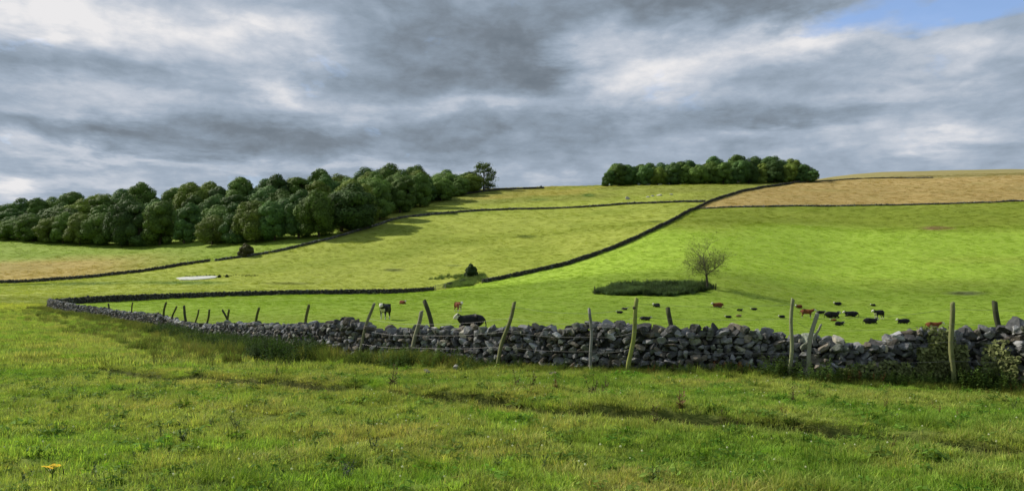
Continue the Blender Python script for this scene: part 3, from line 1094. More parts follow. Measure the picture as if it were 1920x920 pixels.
# vegetation hugging the near wall
def along_wall(n, u0, u1, o0, o1):
    uu = CX + F * near_p[:, 0] / near_p[:, 1]
    k = np.where((uu > u0) & (uu < u1))[0]
    wgt = 1.0 / np.maximum(near_p[k, 1], 10) ** 0.6
    j = rng.choice(k, n, p=wgt / wgt.sum())
    o = o0 + (o1 - o0) * rng.random(n) ** 1.3
    jt = rng.uniform(-.2, .2, n)
    o = np.where(o > (o0 + o1) / 2, o * (1 + .5 * fbm(near_s[j] * .35, j * 0 + 3, 66, 3) * 2), o)
    return near_p[j, 0] + near_n[j, 0] * o - near_n[j, 1] * jt, near_p[j, 1] + near_n[j, 1] * o + near_n[j, 0] * jt


x, y = along_wall(1750, 78, 560, 0.35, 1.7)
xc, yc = along_wall(420, 540, 900, 0.35, 0.9)
kc = fbm(xc * .6, yc * .6, 64, 2) > .0
x, y = np.concatenate([x, xc[kc]]), np.concatenate([y, yc[kc]])
xb, yb_ = along_wall(420, 60, 640, 1.2, 5.5)
x, y = np.concatenate([x, xb]), np.concatenate([y, yb_])
P_, r_, s_ = place(x, y, .5, 1.1)
s_[:, 2] *= np.interp(y, [20, 26, 40, 90], [.55, .72, .72, .6]) * (1 + 1.4 * fbm(x * .3, y * .3, 68))
c = np.array([.115, .150, .040]) * rng.uniform(.6, 1.5, (len(x), 1)) * (1 + 1.1 * fbm(x * .35, y * .25, 67)[:, None])
c[rng.random(len(x)) < .25] *= [1.7, 1.3, 1.5]
scatter('long_grass', 'dark rushes and long grass hiding the foot of the left wall', 'tall', P_, r_, s_, c)
x, y = along_wall(420, 330, 640, 0.4, 1.5)
P_, r_, s_ = place(x, y, .6, 1.1)
scatter('nettles', 'dark green nettles under the wall left of centre', 'nettle', P_, r_, s_, np.array([.045, .085, .022]) * rng.uniform(.7, 1.5, (len(x), 1)))
XN, YN = [], []
for (u0, u1, n, o1) in ((560, 640, 60, 1.0), (840, 1010, 60, .8), (1230, 1320, 34, .8), (1340, 1420, 50, .9), (1540, 1680, 60, .8), (1660, 1960, 150, .9), (640, 2100, 50, .6)):
    x, y = along_wall(n, u0, u1, 0.35, o1)
    XN.append(x); YN.append(y)
x, y = np.concatenate(XN), np.concatenate(YN)
P_, r_, s_ = place(x, y, .18, .42)
c = np.array([.060, .105, .024]) * rng.uniform(.7, 1.5, (len(x), 1))
c[rng.random(len(x)) < .10] = [.16, .07, .035]
xk, yk = along_wall(260, 540, 2000, 0.4, 1.3)
kk = fbm(xk * .5, yk * .5, 95, 2) > .03
Pk, rk, sk = place(xk[kk], yk[kk], .35, .75)
ck = np.array([.075, .125, .028]) * rng.uniform(.7, 1.6, (kk.sum(), 1))
P_, r_, s_, c = np.vstack([P_, Pk]), np.vstack([r_, rk]), np.vstack([s_, sk]), np.vstack([c, ck])
scatter('nettles', 'nettles and docks along the foot of the jumbled wall', 'nettle', P_, r_, s_, c)
x, y = along_wall(1300, 600, 2200, 0.28, 1.1)
P_, r_, s_ = place(x, y, .10, .26)
s_[:, :2] *= 1.8
c = np.array([.17, .21, .045]) * rng.uniform(.7, 1.3, (len(x), 1))
scatter('long_grass', 'green grass growing up against the foot of the wall', 'tall', P_, r_, s_, c)

# nettle bed in the fenced corner by the bare tree
BED = [(1115, 551), (1150, 554), (1240, 556), (1300, 552), (1340, 541), (1320, 534), (1250, 531), (1188, 530.5), (1130, 541)]
bw = line_world(BED, near=60)


def inside(poly, x, y):
    c = np.zeros(len(x), bool)
    j = len(poly) - 1
    for i in range(len(poly)):
        xi, yi, xj, yj = *poly[i], *poly[j]
        cond = ((yi > y) != (yj > y)) & (x < (xj - xi) * (y - yi) / (yj - yi + 1e-12) + xi)
        c ^= cond
        j = i
    return c


x = rng.uniform(bw[:, 0].min(), bw[:, 0].max(), 14000)
y = rng.uniform(bw[:, 1].min(), bw[:, 1].max(), 14000)
m = inside(bw, x + 2.2 * fbm(x * .5, y * .5, 96), y + 3.5 * fbm(x * .4 + 9, y * .4, 97))
x, y = x[m][:2600], y[m][:2600]
P_, r_, s_ = place(x, y, .8, 1.3)
s_[:, 2] *= np.clip(.85 + 2.4 * fbm(x * .3, y * .3, 89) + rng.normal(0, .18, len(x)), .3, 1.8)
scatter('nettle_bed', 'dark blue green nettle bed in front of the bare tree', 'nettle', P_, r_, s_ * [1.4, 1.4, 1.0], np.array([.078, .125, .055]) * rng.uniform(.45, 1.7, (len(x), 1)) * (1 + 1.8 * np.clip(fbm(x * .4, y * .4, 88)[:, None], -.5, .5)))


def bed(name, label, key, poly_px, n, s0, s1, colr):
    bw_ = line_world(poly_px, near=60)
    x = rng.uniform(bw_[:, 0].min(), bw_[:, 0].max(), n * 6)
    y = rng.uniform(bw_[:, 1].min(), bw_[:, 1].max(), n * 6)
    m = inside(bw_, x + 3 * fbm(x * .4, y * .4, 98), y + 5 * fbm(x * .3, y * .3, 99)) & (rng.random(len(x)) < .35 + 1.5 * fbm(x * .25, y * .25, 94) + .3)
    x, y = x[m][:n], y[m][:n]
    P_, r_, s_ = place(x, y, s0, s1)
    s_[:, 2] *= rng.uniform(.4, 1.15, len(x))
    scatter(name, label, key, P_, r_, s_, np.array(colr) * rng.uniform(.6, 1.4, (len(x), 1)))


bed('rushes', 'patch of dark rushes around the small bush at the wall gap', 'tall', [(800, 523), (830, 518), (880, 515), (905, 517), (915, 522), (880, 536), (845, 540), (828, 538), (850, 530), (868, 524), (845, 521)], 700, .9, 1.7, (.085, .130, .045))
bed('rushes', 'thin dark line of rushes on the bank behind the pond', 'tall', [(345, 519.5), (400, 517.5), (440, 515), (480, 517), (478, 518.5), (440, 518), (408, 519), (350, 521)], 90, .4, .8, (.05, .07, .03))

# ------------------------------------------------------------------ ivy over the wall near the right
m_leaf = plant_material('ivy_leaves', inst=False, base=(.17, .19, .075), trans=.2)


def ivy(label, u0, u1, hmax, n, seed):
    r_ = np.random.default_rng(seed)
    uu = CX + F * near_p[:, 0] / near_p[:, 1]
    k = np.where((uu > u0) & (uu < u1))[0]
    j = r_.choice(k, n)
    tt = (uu[j] - u0) / (u1 - u0)
    env = np.sin(np.clip(tt, 0, 1) * math.pi) ** .5
    H_ = near_wall[4][j]
    zf = r_.random(n) * env * hmax
    z = near_wall[5][j] + zf * H_
    z += np.where(zf > .95, r_.uniform(0, .12, n), 0)
    off_ = 0.33 - 0.12 * np.clip(zf, 0, 1) + np.abs(r_.normal(0, .06, n)) + .05 * fbm(tt * 14, zf * 6, seed)
    off_ = np.where(zf > .98, r_.uniform(-.25, .25, n), off_)
    jt = r_.uniform(-.15, .15, n)
    c0 = np.stack([near_p[j, 0] + near_n[j, 0] * off_ - near_n[j, 1] * jt, near_p[j, 1] + near_n[j, 1] * off_ + near_n[j, 0] * jt, z], 1)
    nrm = np.stack([near_n[j, 0], near_n[j, 1], np.full(n, .6)], 1) + r_.normal(0, .55, (n, 3))
    nrm /= np.linalg.norm(nrm, axis=1)[:, None]
    a = np.cross(nrm, r_.normal(size=(n, 3)))
    a /= np.linalg.norm(a, axis=1)[:, None]
    b2 = np.cross(nrm, a)
    s = r_.uniform(.022, .045, (n, 1))
    V = np.stack([c0 - a * s, c0 - b2 * s * .8, c0 + a * s * 1.2, c0 + b2 * s * .8], 1).reshape(-1, 3)
    Fq = np.arange(n * 4).reshape(-1, 4)
    cv = np.repeat(r_.uniform(.55, 1.6, (n, 1)) * np.array([1, 1, 1]), 4, 0)
    me = mesh_np('ivy', V, Fq, m_leaf, cv, attr='leafvar')
    return link('ivy', me, label=label, cat='ivy')


ivy('dense dark ivy growing over the wall behind the straight post at the right', 1700, 1808, 1.05, 5200, 3)
ivy('thin ivy low on the wall between the forked post and the ivy mass', 1560, 1720, .6, 1500, 4)
ivy('sparse ivy trailing on the wall at the right edge', 1830, 1930, .85, 1400, 5)

# ------------------------------------------------------------------ trees
m_bark, t, b = material('bark')
b.inputs['Base Color'].default_value = (.075, .065, .05, 1)
m_crown = plant_material('tree_foliage', inst=False, use_obj=True, trans=0.10)


def tube(V, Fq, p0, p1, r0, r1, n=6):
    p0, p1 = np.array(p0, float), np.array(p1, float)
    d = p1 - p0
    d /= np.linalg.norm(d) + 1e-9
    a = np.cross(d, [0.3, 0.9, 0.2] if abs(d[2]) > .9 else [0, 0, 1.0])
    a /= np.linalg.norm(a)
    b2 = np.cross(d, a)
    o = len(V)
    for p, r_ in ((p0, r0), (p1, r1)):
        for k in range(n):
            an = 2 * math.pi * k / n
            V.append(p + (a * math.cos(an) + b2 * math.sin(an)) * r_)
    for k in range(n):
        Fq.append([o + k, o + (k + 1) % n, o + n + (k + 1) % n, o + n + k])


def crown_meshes(seed, H=14.0, W=6.2, low=0.10, n_lobe=38, per=900, leaf=0.25, open_=0.0):
    r_ = np.random.default_rng(seed)
    C0 = np.array([0, 0, H * 0.42])
    rad = np.array([W, W, H * 0.58])
    V, Cc = [], []
    lobes = []
    skew = np.array([r_.normal(0, 1.6), r_.normal(0, 1.6), 0])
    for i in range(n_lobe):
        z = 1 - 1.72 * (i + .5) / n_lobe + r_.normal(0, .06)
        z = np.clip(z, -1, 1)
        a = i * 2.39996 + r_.normal(0, .35)
        q_ = math.sqrt(max(0, 1 - z * z))
        dirn = np.array([q_ * math.cos(a), q_ * math.sin(a), z])
        rl = r_.uniform(.24, .44) * W
        shrink = 1 - .30 * r_.random()
        c = C0 + dirn * rad * shrink - dirn * rl * .65
        c = c + skew * max(c[2] / H, 0) * (1 if n_lobe == 38 else .4)
        c[2] = max(c[2], rl * .55)
        lobes.append((c, rl, 1 + r_.normal(0, .12)))
    for c, rl, cv in lobes:
        n = int(per * (rl / (0.36 * W)) ** 2)
        d = r_.normal(size=(n, 3))
        d /= np.linalg.norm(d, axis=1)[:, None]
        out = (c - C0) / rad
        out /= np.linalg.norm(out) + 1e-6
        keep = (d @ out > -.55) if not open_ else np.ones(n, bool)
        d = d[keep]
        n = len(d)
        bumpy = 1 + .30 * fbm(d[:, 0] * 3.1 + cv * 50, d[:, 1] * 3.1 + d[:, 2] * 2.3, seed, 3) * 2
        rr_ = rl * bumpy * (r_.uniform(.80, 1.04, n) if not open_ else r_.uniform(.2, 1.05, n))
        pc = c + d * rr_[:, None] * np.array([1.05, 1.05, .85])
        nn = d + r_.normal(0, .24, (n, 3)) + [0, 0, .10]
        nn /= np.linalg.norm(nn, axis=1)[:, None]
        a = np.cross(nn, r_.normal(size=(n, 3)))
        a /= np.linalg.norm(a, axis=1)[:, None]
        b2 = np.cross(nn, a)
        s = leaf * r_.uniform(.5, 1.15, (n, 1))
        V.append(np.stack([pc - a * s, pc - b2 * s * .7, pc + a * s, pc + b2 * s * .7], 1).reshape(-1, 3))
        cvv = cv * r_.uniform(.72, 1.3, (n, 1))
        Cc.append(np.repeat(cvv * np.array([1, 1, 1]), 4, 0))
    V = np.concatenate(V)
    Cc = np.concatenate(Cc)
    crown = mesh_np('crown', V, np.arange(len(V)).reshape(-1, 4), m_crown, Cc, attr='leafvar')
    # trunk with limbs
    TV, TF = [], []
    pts = [np.array([0, 0, -.6]), np.array([.1, 0, H * .18]), np.array([.2, .1, H * .36]), np.array([.1, -.1, H * .6])]
    rd = [.42, .34, .27, .12]
    for k in range(3):
        tube(TV, TF, pts[k], pts[k + 1], rd[k], rd[k + 1], 8)
    for c, rl, cv in lobes[::3]:
        k = r_.integers(1, 3)
        st = pts[k] + (pts[k + 1] - pts[k]) * r_.random()
        mid = (st + c) / 2 + [0, 0, .5]
        tube(TV, TF, st, mid, .15, .10, 5)
        tube(TV, TF, mid, c, .10, .04, 5)
    trunk = mesh_np('trunk', np.array(TV), np.array(TF), m_bark)
    return crown, trunk


VAR = [crown_meshes(100 + i, W=w_, low=lo) for i, (w_, lo) in enumerate(((6.2, .03), (5.4, .05), (6.8, .08), (5.0, .02), (6.0, .12), (7.2, .06), (5.7, .03)))]
OPENV = crown_meshes(300, W=5.2, low=.12, n_lobe=30, per=170, leaf=.30, open_=1.0)
SHRUBV = crown_meshes(400, H=14, W=8.0, low=0.0, n_lobe=26, per=330, leaf=.8)
ORD = ['first', 'second', 'third', 'fourth', 'fifth', 'sixth', 'seventh', 'eighth', 'ninth', 'tenth', 'eleventh', 'twelfth', 'thirteenth', 'fourteenth', 'fifteenth', 'sixteenth', 'seventeenth', 'eighteenth',
       'nineteenth', 'twentieth', 'twenty-first', 'twenty-second', 'twenty-third', 'twenty-fourth', 'twenty-fifth', 'twenty-sixth']


def tree(kind, x, y, h, var, tint, label, cat='tree', group=None, wx=1.0, sink=0.0):
    cr, tk = var
    s = h / 14.0
    root = link(kind, None, label=label, cat=cat, group=group, loc=(x, y, h1(x, y) - sink))
    root.scale = (s * wx, s * wx, s)
    root.rotation_euler = (0, 0, rng.uniform(0, 6.283))
    a = link('crown', cr, parent=root)
    b_ = link('trunk', tk, parent=root)
    a.color = (*tint, 1)
    return root


def tint_tree(k=None):
    base = np.array([(.058, .096, .024), (.070, .114, .026), (.048, .084, .026), (.088, .120, .024), (.052, .098, .030)][rng.integers(5)])
    return tuple(base * rng.uniform(1.15, 2.0))


# wood: canopy line (tops) and front line (feet), by column
CAN = [(-200, 392), (0, 387), (60, 376), (100, 354), (170, 351), (250, 343), (320, 345), (340, 357), (400, 337), (480, 330), (530, 323), (560, 328), (600, 319), (640, 321), (680, 325), (695, 309), (790, 308), (820, 321), (870, 323), (890, 318), (925, 330)]
FRONT = [(-200, 444), (0, 447), (60, 452), (140, 458), (230, 462), (330, 457), (380, 460), (470, 456), (550, 450), (600, 447), (640, 436), (700, 418), (760, 398), (800, 386), (850, 370), (905, 360)]
# a front row and rows behind, each row further up the hill
front_specs = [(-60, 38), (-15, 42), (25, 46), (62, 52), (92, 54), (118, 62), (150, 70), (182, 76), (228, 92), (262, 98), (300, 84), (345, 88), (398, 60), (440, 82), (478, 74), (515, 84), (560, 92), (598, 96), (640, 92), (676, 84), (712, 78), (750, 72), (788, 62), (826, 52), (858, 44)]
fi = 0
for (u, hp) in front_specs:
    x, y = to_world(u, float(yl(FRONT, u)) - 1.5, near=200)
    h = hp * y / F
    wx = float(np.clip(15.5 / h, .95, 1.6)) * rng.uniform(.82, 1.3)
    h *= rng.uniform(.86, 1.12)
    tnt = tint_tree()
    if u in (92, 150):
        tnt = (.135, .180, .042)
    if u in (398, 478):
        tnt = (.110, .150, .036)
    tone = 'pale green' if tnt[1] > .146 else 'dark green'
    tree('broadleaf_tree', x, y, h, VAR[rng.integers(len(VAR))], tnt,
         '%s rounded tree, %s from the left along the front edge of the hillside wood' % (tone, ORD[fi]), group='trees along the front edge of the big wood', wx=wx)
    fi += 1
rows = [(0.16, .72), (0.34, .84), (0.55, .95), (0.80, 1.0)]
mid_lab = ['dark rounded crown showing just above the front trees of the big wood',
           'dark green crown in the crowded middle of the big wood',
           'rounded crown high in the big wood behind the middle trees']
for ri, (fd, ft) in enumerate(rows):
    u = -120 + rng.uniform(0, 20)
    k = 0
    while u < 905:
        yb = float(yl(FRONT, u))
        _, d0 = to_world(u, yb, near=200)
        dmax = np.interp(u, [0, 400, 700, 900], [430, 400, 400, 425])
        d = d0 + 8 + (dmax - d0) * fd + rng.normal(0, 3)
        x = (u - CX) * d / F
        ybase = float(row_at(np.array([u]), np.array([d]))[0])
        can = float(yl(CAN, u))
        target = yb - (yb - can) * ft + rng.normal(0, 6.0) + (3 if ri < 3 else 1)
        h = (ybase - target) * d / F
        h = float(np.clip(h, 7, 23))
        if ri == 3:
            lab, grp = 'crown on the skyline of the big wood, %s from the left' % ORD[min(k, 25)], 'skyline trees of the big wood'
            k += 1
        else:
            lab, grp = mid_lab[ri], 'trees in the middle of the big wood, row %s' % ('near', 'middle', 'upper')[ri]
        tree('broadleaf_tree', x, d, h, VAR[rng.integers(len(VAR))], tint_tree(), lab, group=grp, wx=float(np.clip(19 / h, .95, 1.6)) * rng.uniform(.9, 1.1))
        u += rng.uniform(44, 66) * 300 / d * (1.0 if ri < 3 else 1.1)

x, y = to_world(907, 357.5, near=200)
tree('ash_tree', x, y, 60 * y / F, OPENV, (.10, .14, .05), 'tall loose crowned tree standing highest at the right end of the big wood', wx=1.15)
x, y = to_world(884, 360, near=200)
tree('broadleaf_tree', x, y, 44 * y / F, OPENV, (.080, .110, .036), 'thin crowned tree just left of the tall end tree of the big wood', wx=1.0)

# the copse on the crest
cop = [(1139, 38), (1160, 42), (1183, 43), (1208, 44), (1233, 42), (1258, 46), (1284, 43), (1309, 43), (1332, 49), (1356, 46), (1381, 53), (1404, 48), (1428, 46), (1452, 48), (1475, 43), (1498, 34), (1517, 22)]
for k, (u, hp) in enumerate(cop):
    yb = np.interp(u, [1130, 1300, 1430, 1530], [347, 344.5, 341, 338])
    for back in (0, 1):
        d = np.interp(u, [1130, 1300, 1530], [425, 415, 425]) + back * 16 + rng.uniform(-3, 3)
        uu = u + (12 if back else 0)
        if back and u > 1500:
            continue
        x = (uu - CX) * d / F
        yb_t = float(row_at(np.array([uu]), np.array([d]))[0])
        h = (yb_t - (yb - hp * (1.06 if back else .88) + rng.normal(0, 2.5)) ) * d / F
        lab = 'dark round tree, %s from the left in the copse on the crest' % ORD[k] if not back else 'tree top in the back row of the copse on the crest'
        tree('broadleaf_tree', x, d, h, VAR[rng.integers(len(VAR))], tint_tree(), lab,
             group='front trees of the crest copse' if not back else 'back row of the crest copse', wx=1.05 if hp > 30 else 1.3)

# single bushes
for (u, v, hp, kind, lab, wx, tnt) in ((460, 483, 25, 'bush', 'round brownish green bush growing on the wall below the wood', 1.05, (.075, .075, .030)),
                                       (882, 521, 28, 'bush', 'small dark upright bush beside the rushes at the end of the diagonal wall', .8, (.035, .062, .020)),
                                       (1015, 352, 6, 'bush', 'tiny dark bush alone on the skyline between wood and copse', 1.0, (.035, .055, .02)),
                                       (411, 521, 6, 'bush', 'low dark bush at the near end of the pond', 1.0, (.03, .045, .02)),
                                       (425, 520, 6, 'bush', 'low dark bush to the right of the one at the pond end', 1.0, (.03, .045, .02)),
                                       (845, 536, 9, 'bush', 'low grey green bush in the gap between the two dark walls', 1.7, (.05, .075, .035)),
                                       (870, 530, 8, 'bush', 'spreading low bush touching the foot of the diagonal wall', 2.0, (.05, .08, .035)),
                                       (178, 568, 11, 'bush', 'sapling poking above the far wall near the left corner', .8, (.04, .055, .02)),
                                       (104, 576, 13, 'bush', 'small dark sapling at the left corner where the walls meet', .6, (.04, .055, .02))):
    x, y = to_world(u, v, near=60)
    tree(kind, x, y, hp * y / F, SHRUBV, tnt, lab, cat='bush', wx=wx, sink=0.1)

# bare tree
def bare_tree():
    x, y = to_world(1326, 541, near=60)
    root = link('bare_tree', None, label='nearly leafless spreading tree standing alone at the end of the nettle bed', cat='tree', loc=(x, y, h1(x, y)))
    Hh = 116 * y / F
    r_ = np.random.default_rng(12)
    TV, TF, BV, BF, tips = [], [], [], [], []

    def grow(p, d, ln, rad, lvl):
        segs = 4
        for k in range(segs):
            d = d + r_.normal(0, .11 + .03 * lvl, 3) + np.array([0, 0, .045])
            d /= np.linalg.norm(d)
            q_ = p + d * ln / segs
            r2 = rad * .86
            if lvl == 0:
                tube(TV, TF, p, q_, rad, r2, 8)
            else:
                tube(BV, BF, p, q_, rad, r2, 5 if lvl < 3 else 3)
            p, rad = q_, r2
            if lvl < 4 + (r_.random() < .85) and (lvl > 0 or k >= 1):
                for _ in range(2 if lvl < 3 and lvl > 0 else 1):
                    a = r_.uniform(0, 6.283)
                    sidev = np.cross(d, [math.cos(a), math.sin(a), .3])
                    sidev /= np.linalg.norm(sidev)
                    nd = d * r_.uniform(.35, .8) + sidev * r_.uniform(.7, 1.0) + [0, 0, .12]
                    grow(p, nd / np.linalg.norm(nd), ln * r_.uniform(.50, .72), max(rad * .58, .007), lvl + 1)
        tips.append(p)
        return p, d, rad
    p0 = np.array([0, 0, -.3])
    trunk_top = np.array([-.15, 0, Hh * .22])
    tube(TV, TF, p0, np.array([.02, 0, Hh * .10]), .26, .21, 9)
    tube(TV, TF, np.array([.02, 0, Hh * .10]), trunk_top, .21, .18, 9)
    # leader and right-hand limb
    for d, ln, rd in (((-.05, .05, 1), Hh * .52, .15), ((.62, -.1, .85), Hh * .40, .12), ((-.75, .2, .8), Hh * .33, .08), ((.2, .8, .8), Hh * .30, .07), ((-.1, -.8, .8), Hh * .30, .07)):
        d = np.array(d, float)
        grow(trunk_top, d / np.linalg.norm(d), ln, rd, 1)
    # scale the branches' spread to the photograph's: 80 px wide, 98 px high
    B = np.array(BV)
    wmax = np.percentile(np.abs(B[:, :2]), 99)
    k = (46 * y / F) / wmax
    B[:, :2] *= k
    zt = B[:, 2].max()
    kz = (Hh * .99 - trunk_top[2]) / (zt - trunk_top[2])
    B[:, 2] = np.where(B[:, 2] > trunk_top[2], trunk_top[2] + (B[:, 2] - trunk_top[2]) * kz, B[:, 2])
    m_twig, t, b = material('grey_twigs')
    b.inputs['Base Color'].default_value = (.115, .105, .07, 1)
    link('trunk', mesh_np('trunk', np.array(TV), np.array(TF), m_bark), parent=root)
    link('branches', mesh_np('branches', B, np.array(BF), m_twig), parent=root)
    T = np.array(tips)
    T[:, :2] *= k
    T[:, 2] = np.where(T[:, 2] > trunk_top[2], trunk_top[2] + (T[:, 2] - trunk_top[2]) * kz, T[:, 2])
    T = T[r_.random(len(T)) < .25]
    n = len(T)
    a, b2 = r_.normal(size=(n, 3)), r_.normal(size=(n, 3))
    s = .055
    V = np.stack([T - a * s, T - b2 * s, T + a * s, T + b2 * s], 1).reshape(-1, 3)
    me = mesh_np('leaves', V, np.arange(4 * n).reshape(-1, 4), plant_material('sparse_leaves', inst=False, base=(.16, .20, .05)), np.repeat(r_.uniform(.6, 1.3, (n, 1)) * np.ones(3), 4, 0), attr='leafvar')
    link('leaves', me, parent=root)


bare_tree()

# ------------------------------------------------------------------ posts and wire
m_wood, t, b = material('weathered_post_wood')
geo = t.add('ShaderNodeNewGeometry')
tcn = t.add('ShaderNodeTexCoord')
mp = t.add('ShaderNodeMapping')
mp.inputs['Scale'].default_value = (14, 14, 1.2)
t.l.new(tcn.outputs['Object'], mp.inputs[0])
gr_ = t.noise(mp.outputs[0], 3.0, 6, 0.65, 0.4)
oi = t.add('ShaderNodeObjectInfo')
col = t.mix(gr_, (0.55, 0.55, 0.55), (1.5, 1.5, 1.5))
col = t.mix(1.0, oi.outputs['Color'], col, 'MULTIPLY')
col = t.mix(t.maprange(t.noise(geo.outputs['Position'], 4, 5, .6), .52, .68, 0, .6), col, (.10, .12, .035))
t.l.new(col, b.inputs['Base Color'])
bump(t, b, gr_, .6, .01)
m_wire, t, b = material('galvanised_wire')
b.inputs['Base Color'].default_value = (.22, .22, .22, 1)
b.inputs['Metallic'].default_value = .6
b.inputs['Roughness'].default_value = .5


def post_mesh(p0, p1, r, seed, crook=0.0, split=False):
    """rough cleft post from p0 to p1 with tapering knotty outline and a worn slanted top"""
    r_ = np.random.default_rng(seed)
    p0, p1 = np.array(p0), np.array(p1)
    ax = p1 - p0
    ln = np.linalg.norm(ax)
    ax = ax / ln
    a = np.cross(ax, [0, 1, 0]); a /= np.linalg.norm(a)
    b2 = np.cross(ax, a)
    n, rings = 10, 14
    V, Fq = [], []
    prof_ = r_.uniform(.82, 1.15, n)
    for k in range(rings):
        tt = k / (rings - 1)
        bend = (math.sin(tt * math.pi) * crook + .012 * math.sin(tt * 9 + seed)) * ln
        c = p0 + ax * ln * tt + a * bend
        for j in range(n):
            an = 2 * math.pi * j / n
            rr_ = r * prof_[j] * (1.06 - .16 * tt) * (1 + r_.normal(0, .035))
            pt = c + (a * math.cos(an) + b2 * math.sin(an)) * rr_
            if k == rings - 1:
                pt = pt + ax * .03 * math.cos(an + seed)
            V.append(pt)
    for k in range(rings - 1):
        for j in range(n):
            Fq.append([k * n + j, k * n + (j + 1) % n, (k + 1) * n + (j + 1) % n, (k + 1) * n + j])
    o = len(V)
    V.append(p1 + ax * .01)
    Ft = [[(rings - 1) * n + j, (rings - 1) * n + (j + 1) % n, o] for j in range(n)]
    return np.array(V), np.array(Fq), np.array(Ft)


def px_point(u, v, d):
    return np.array([(u - CX) * d / F, d, ZC + (YH - v) * d / F])


fence = link('wire_fence', None, label='old wire fence of leaning wooden posts standing in front of the dry stone wall', cat='fence', loc=(0, 18, 0))
bpy.context.view_layer.update()
inv = Matrix.Translation((0, -18, 0))
# (top, foot, width px, colour, crook, label)
FP = [((249, 567), (243, 600), 2.8, (.13, .12, .06), 0, 'short thin post near the left corner of the wall'),
      ((311, 567), (302, 612), 4.0, (.12, .13, .05), 0, 'thin green tinged post leaning right above the left wall'),
      ((330, 574), (315, 612), 3.8, (.12, .12, .05), 0, 'leaning post just right of another at the left wall'),
      ((372, 580), (361, 625), 3.8, (.12, .13, .05), 0, None),
      ((393, 580), (381, 630), 4.0, (.12, .13, .05), 0, None),
      ((431, 581), (412, 640), 4.2, (.13, .13, .05), 0, 'post crossing a second post in front of the left wall'),
      ((487, 578), (464, 656), 5.0, (.13, .14, .05), 0, None),
      ((579, 572), (566, 672), 5.6, (.14, .14, .055), .008, 'thin post leaning right half hidden in nettles'),
      ((700, 569), (668, 684), 6.2, (.23, .23, .14), .004, 'slim pale post leaning right against the wall'),
      ((789, 583), (766, 689), 7.5, (.23, .23, .15), -.012, 'shorter pale post leaning right under the back post'),
      ((965, 566), (931, 695), 8.0, (.17, .18, .08), .004, 'brown green post leaning right near the middle'),
      ((1106, 579), (1109, 702), 6.3, (.25, .25, .23), 0, 'straight upright grey post'),
      ((1196, 560), (1179, 706), 9.5, (.27, .30, .08), .004, 'thickest post, bright yellow green with a knot near its top'),
      ((1487, 560), (1480, 714), 7, (.26, .28, .15), 0, 'tall slim pale post at the right'),
      ((1531, 588), (1516, 722), 8.5, (.27, .27, .20), .035, 'crooked forked grey post beside the tall pale one'),
      ((1784, 568), (1787, 735), 9, (.20, .21, .09), 0, 'straight mossy post in front of the ivy')]
tops = []
for i, (tp, ft, wpx, colr, crook, lab) in enumerate(FP):
    # stands just in front of the wall, where the wall's column is
    uu = CX + F * near_p[:, 0] / near_p[:, 1]
    j = int(np.argmin(np.abs(uu - ft[0])))
    base = near_p[j] + near_n[j] * 0.60
    d0 = base[1]
    bx_ = (ft[0] - CX) * d0 / F
    zb = h1(bx_, d0)
    P0 = np.array([bx_, d0, zb - .35])
    j2 = int(np.argmin(np.abs(uu - tp[0])))
    P1 = px_point(tp[0], tp[1], min(d0 + .05, (near_p[j2] + near_n[j2] * .50)[1]))
    # keep the buried part on the axis
    axd = (P1 - np.array([bx_, d0, zb]))
    P0 = np.array([bx_, d0, zb]) - axd / np.linalg.norm(axd) * .35
    r0 = wpx / 2 * d0 / F * .95
    V, Fq, Ft = post_mesh(P0, P1, r0, i, crook)
    o = link('post', mesh_np('post', V, [Fq, Ft], m_wood, smooth=True), parent=fence, label=lab)
    o.matrix_parent_inverse = inv
    o.color = (*colr, 1)
    tops.append((np.array([bx_, d0, zb]), axd))
    if i == 14:   # the fork: a second prong rising from two thirds up
        q0 = np.array([bx_, d0, zb]) + axd * .62
        V, Fq, Ft = post_mesh(q0, q0 + np.array([.16, .02, .30]) * 1.0, r0 * .55, 55)
        o2 = link('prong', mesh_np('prong', V, [Fq, Ft], m_wood, smooth=True), parent=o)
        o2.color = (*colr, 1)
    if i == 12:
        V0, Fi = ico(2)
        q0 = np.array([bx_, d0, zb]) + axd * .88 + np.array([-r0 * 1.0, -.01, 0])
        o2 = link('knot', mesh_np('knot', V0 * [.045, .04, .04] + q0, Fi, m_wood, smooth=True), parent=o)
        o2.color = (.08, .07, .05, 1)
for frac in (.34, .56, .76, .93):
    V, Fq = [], []
    seq = tops[8:] if frac < .9 else tops[10:]
    prev = None
    ext = [(seq[-1][0] + np.array([6.0, -.6, 0.0]), seq[-1][1])]
    for (bq, ad) in seq + ext:
        q_ = bq + ad * frac + np.array([0, -.055, 0])
        if prev is not None:
            for k in range(8):
                a0, a1 = k / 8, (k + 1) / 8
                s0 = prev + (q_ - prev) * a0 - np.array([0, 0, .05 * math.sin(a0 * math.pi)])
                s1 = prev + (q_ - prev) * a1 - np.array([0, 0, .05 * math.sin(a1 * math.pi)])
                tube(V, Fq, s0, s1, .0022, .0022, 4)
        prev = q_
    o = link('wire', mesh_np('wire', np.array(V), np.array(Fq), m_wire), parent=fence)
    o.matrix_parent_inverse = inv

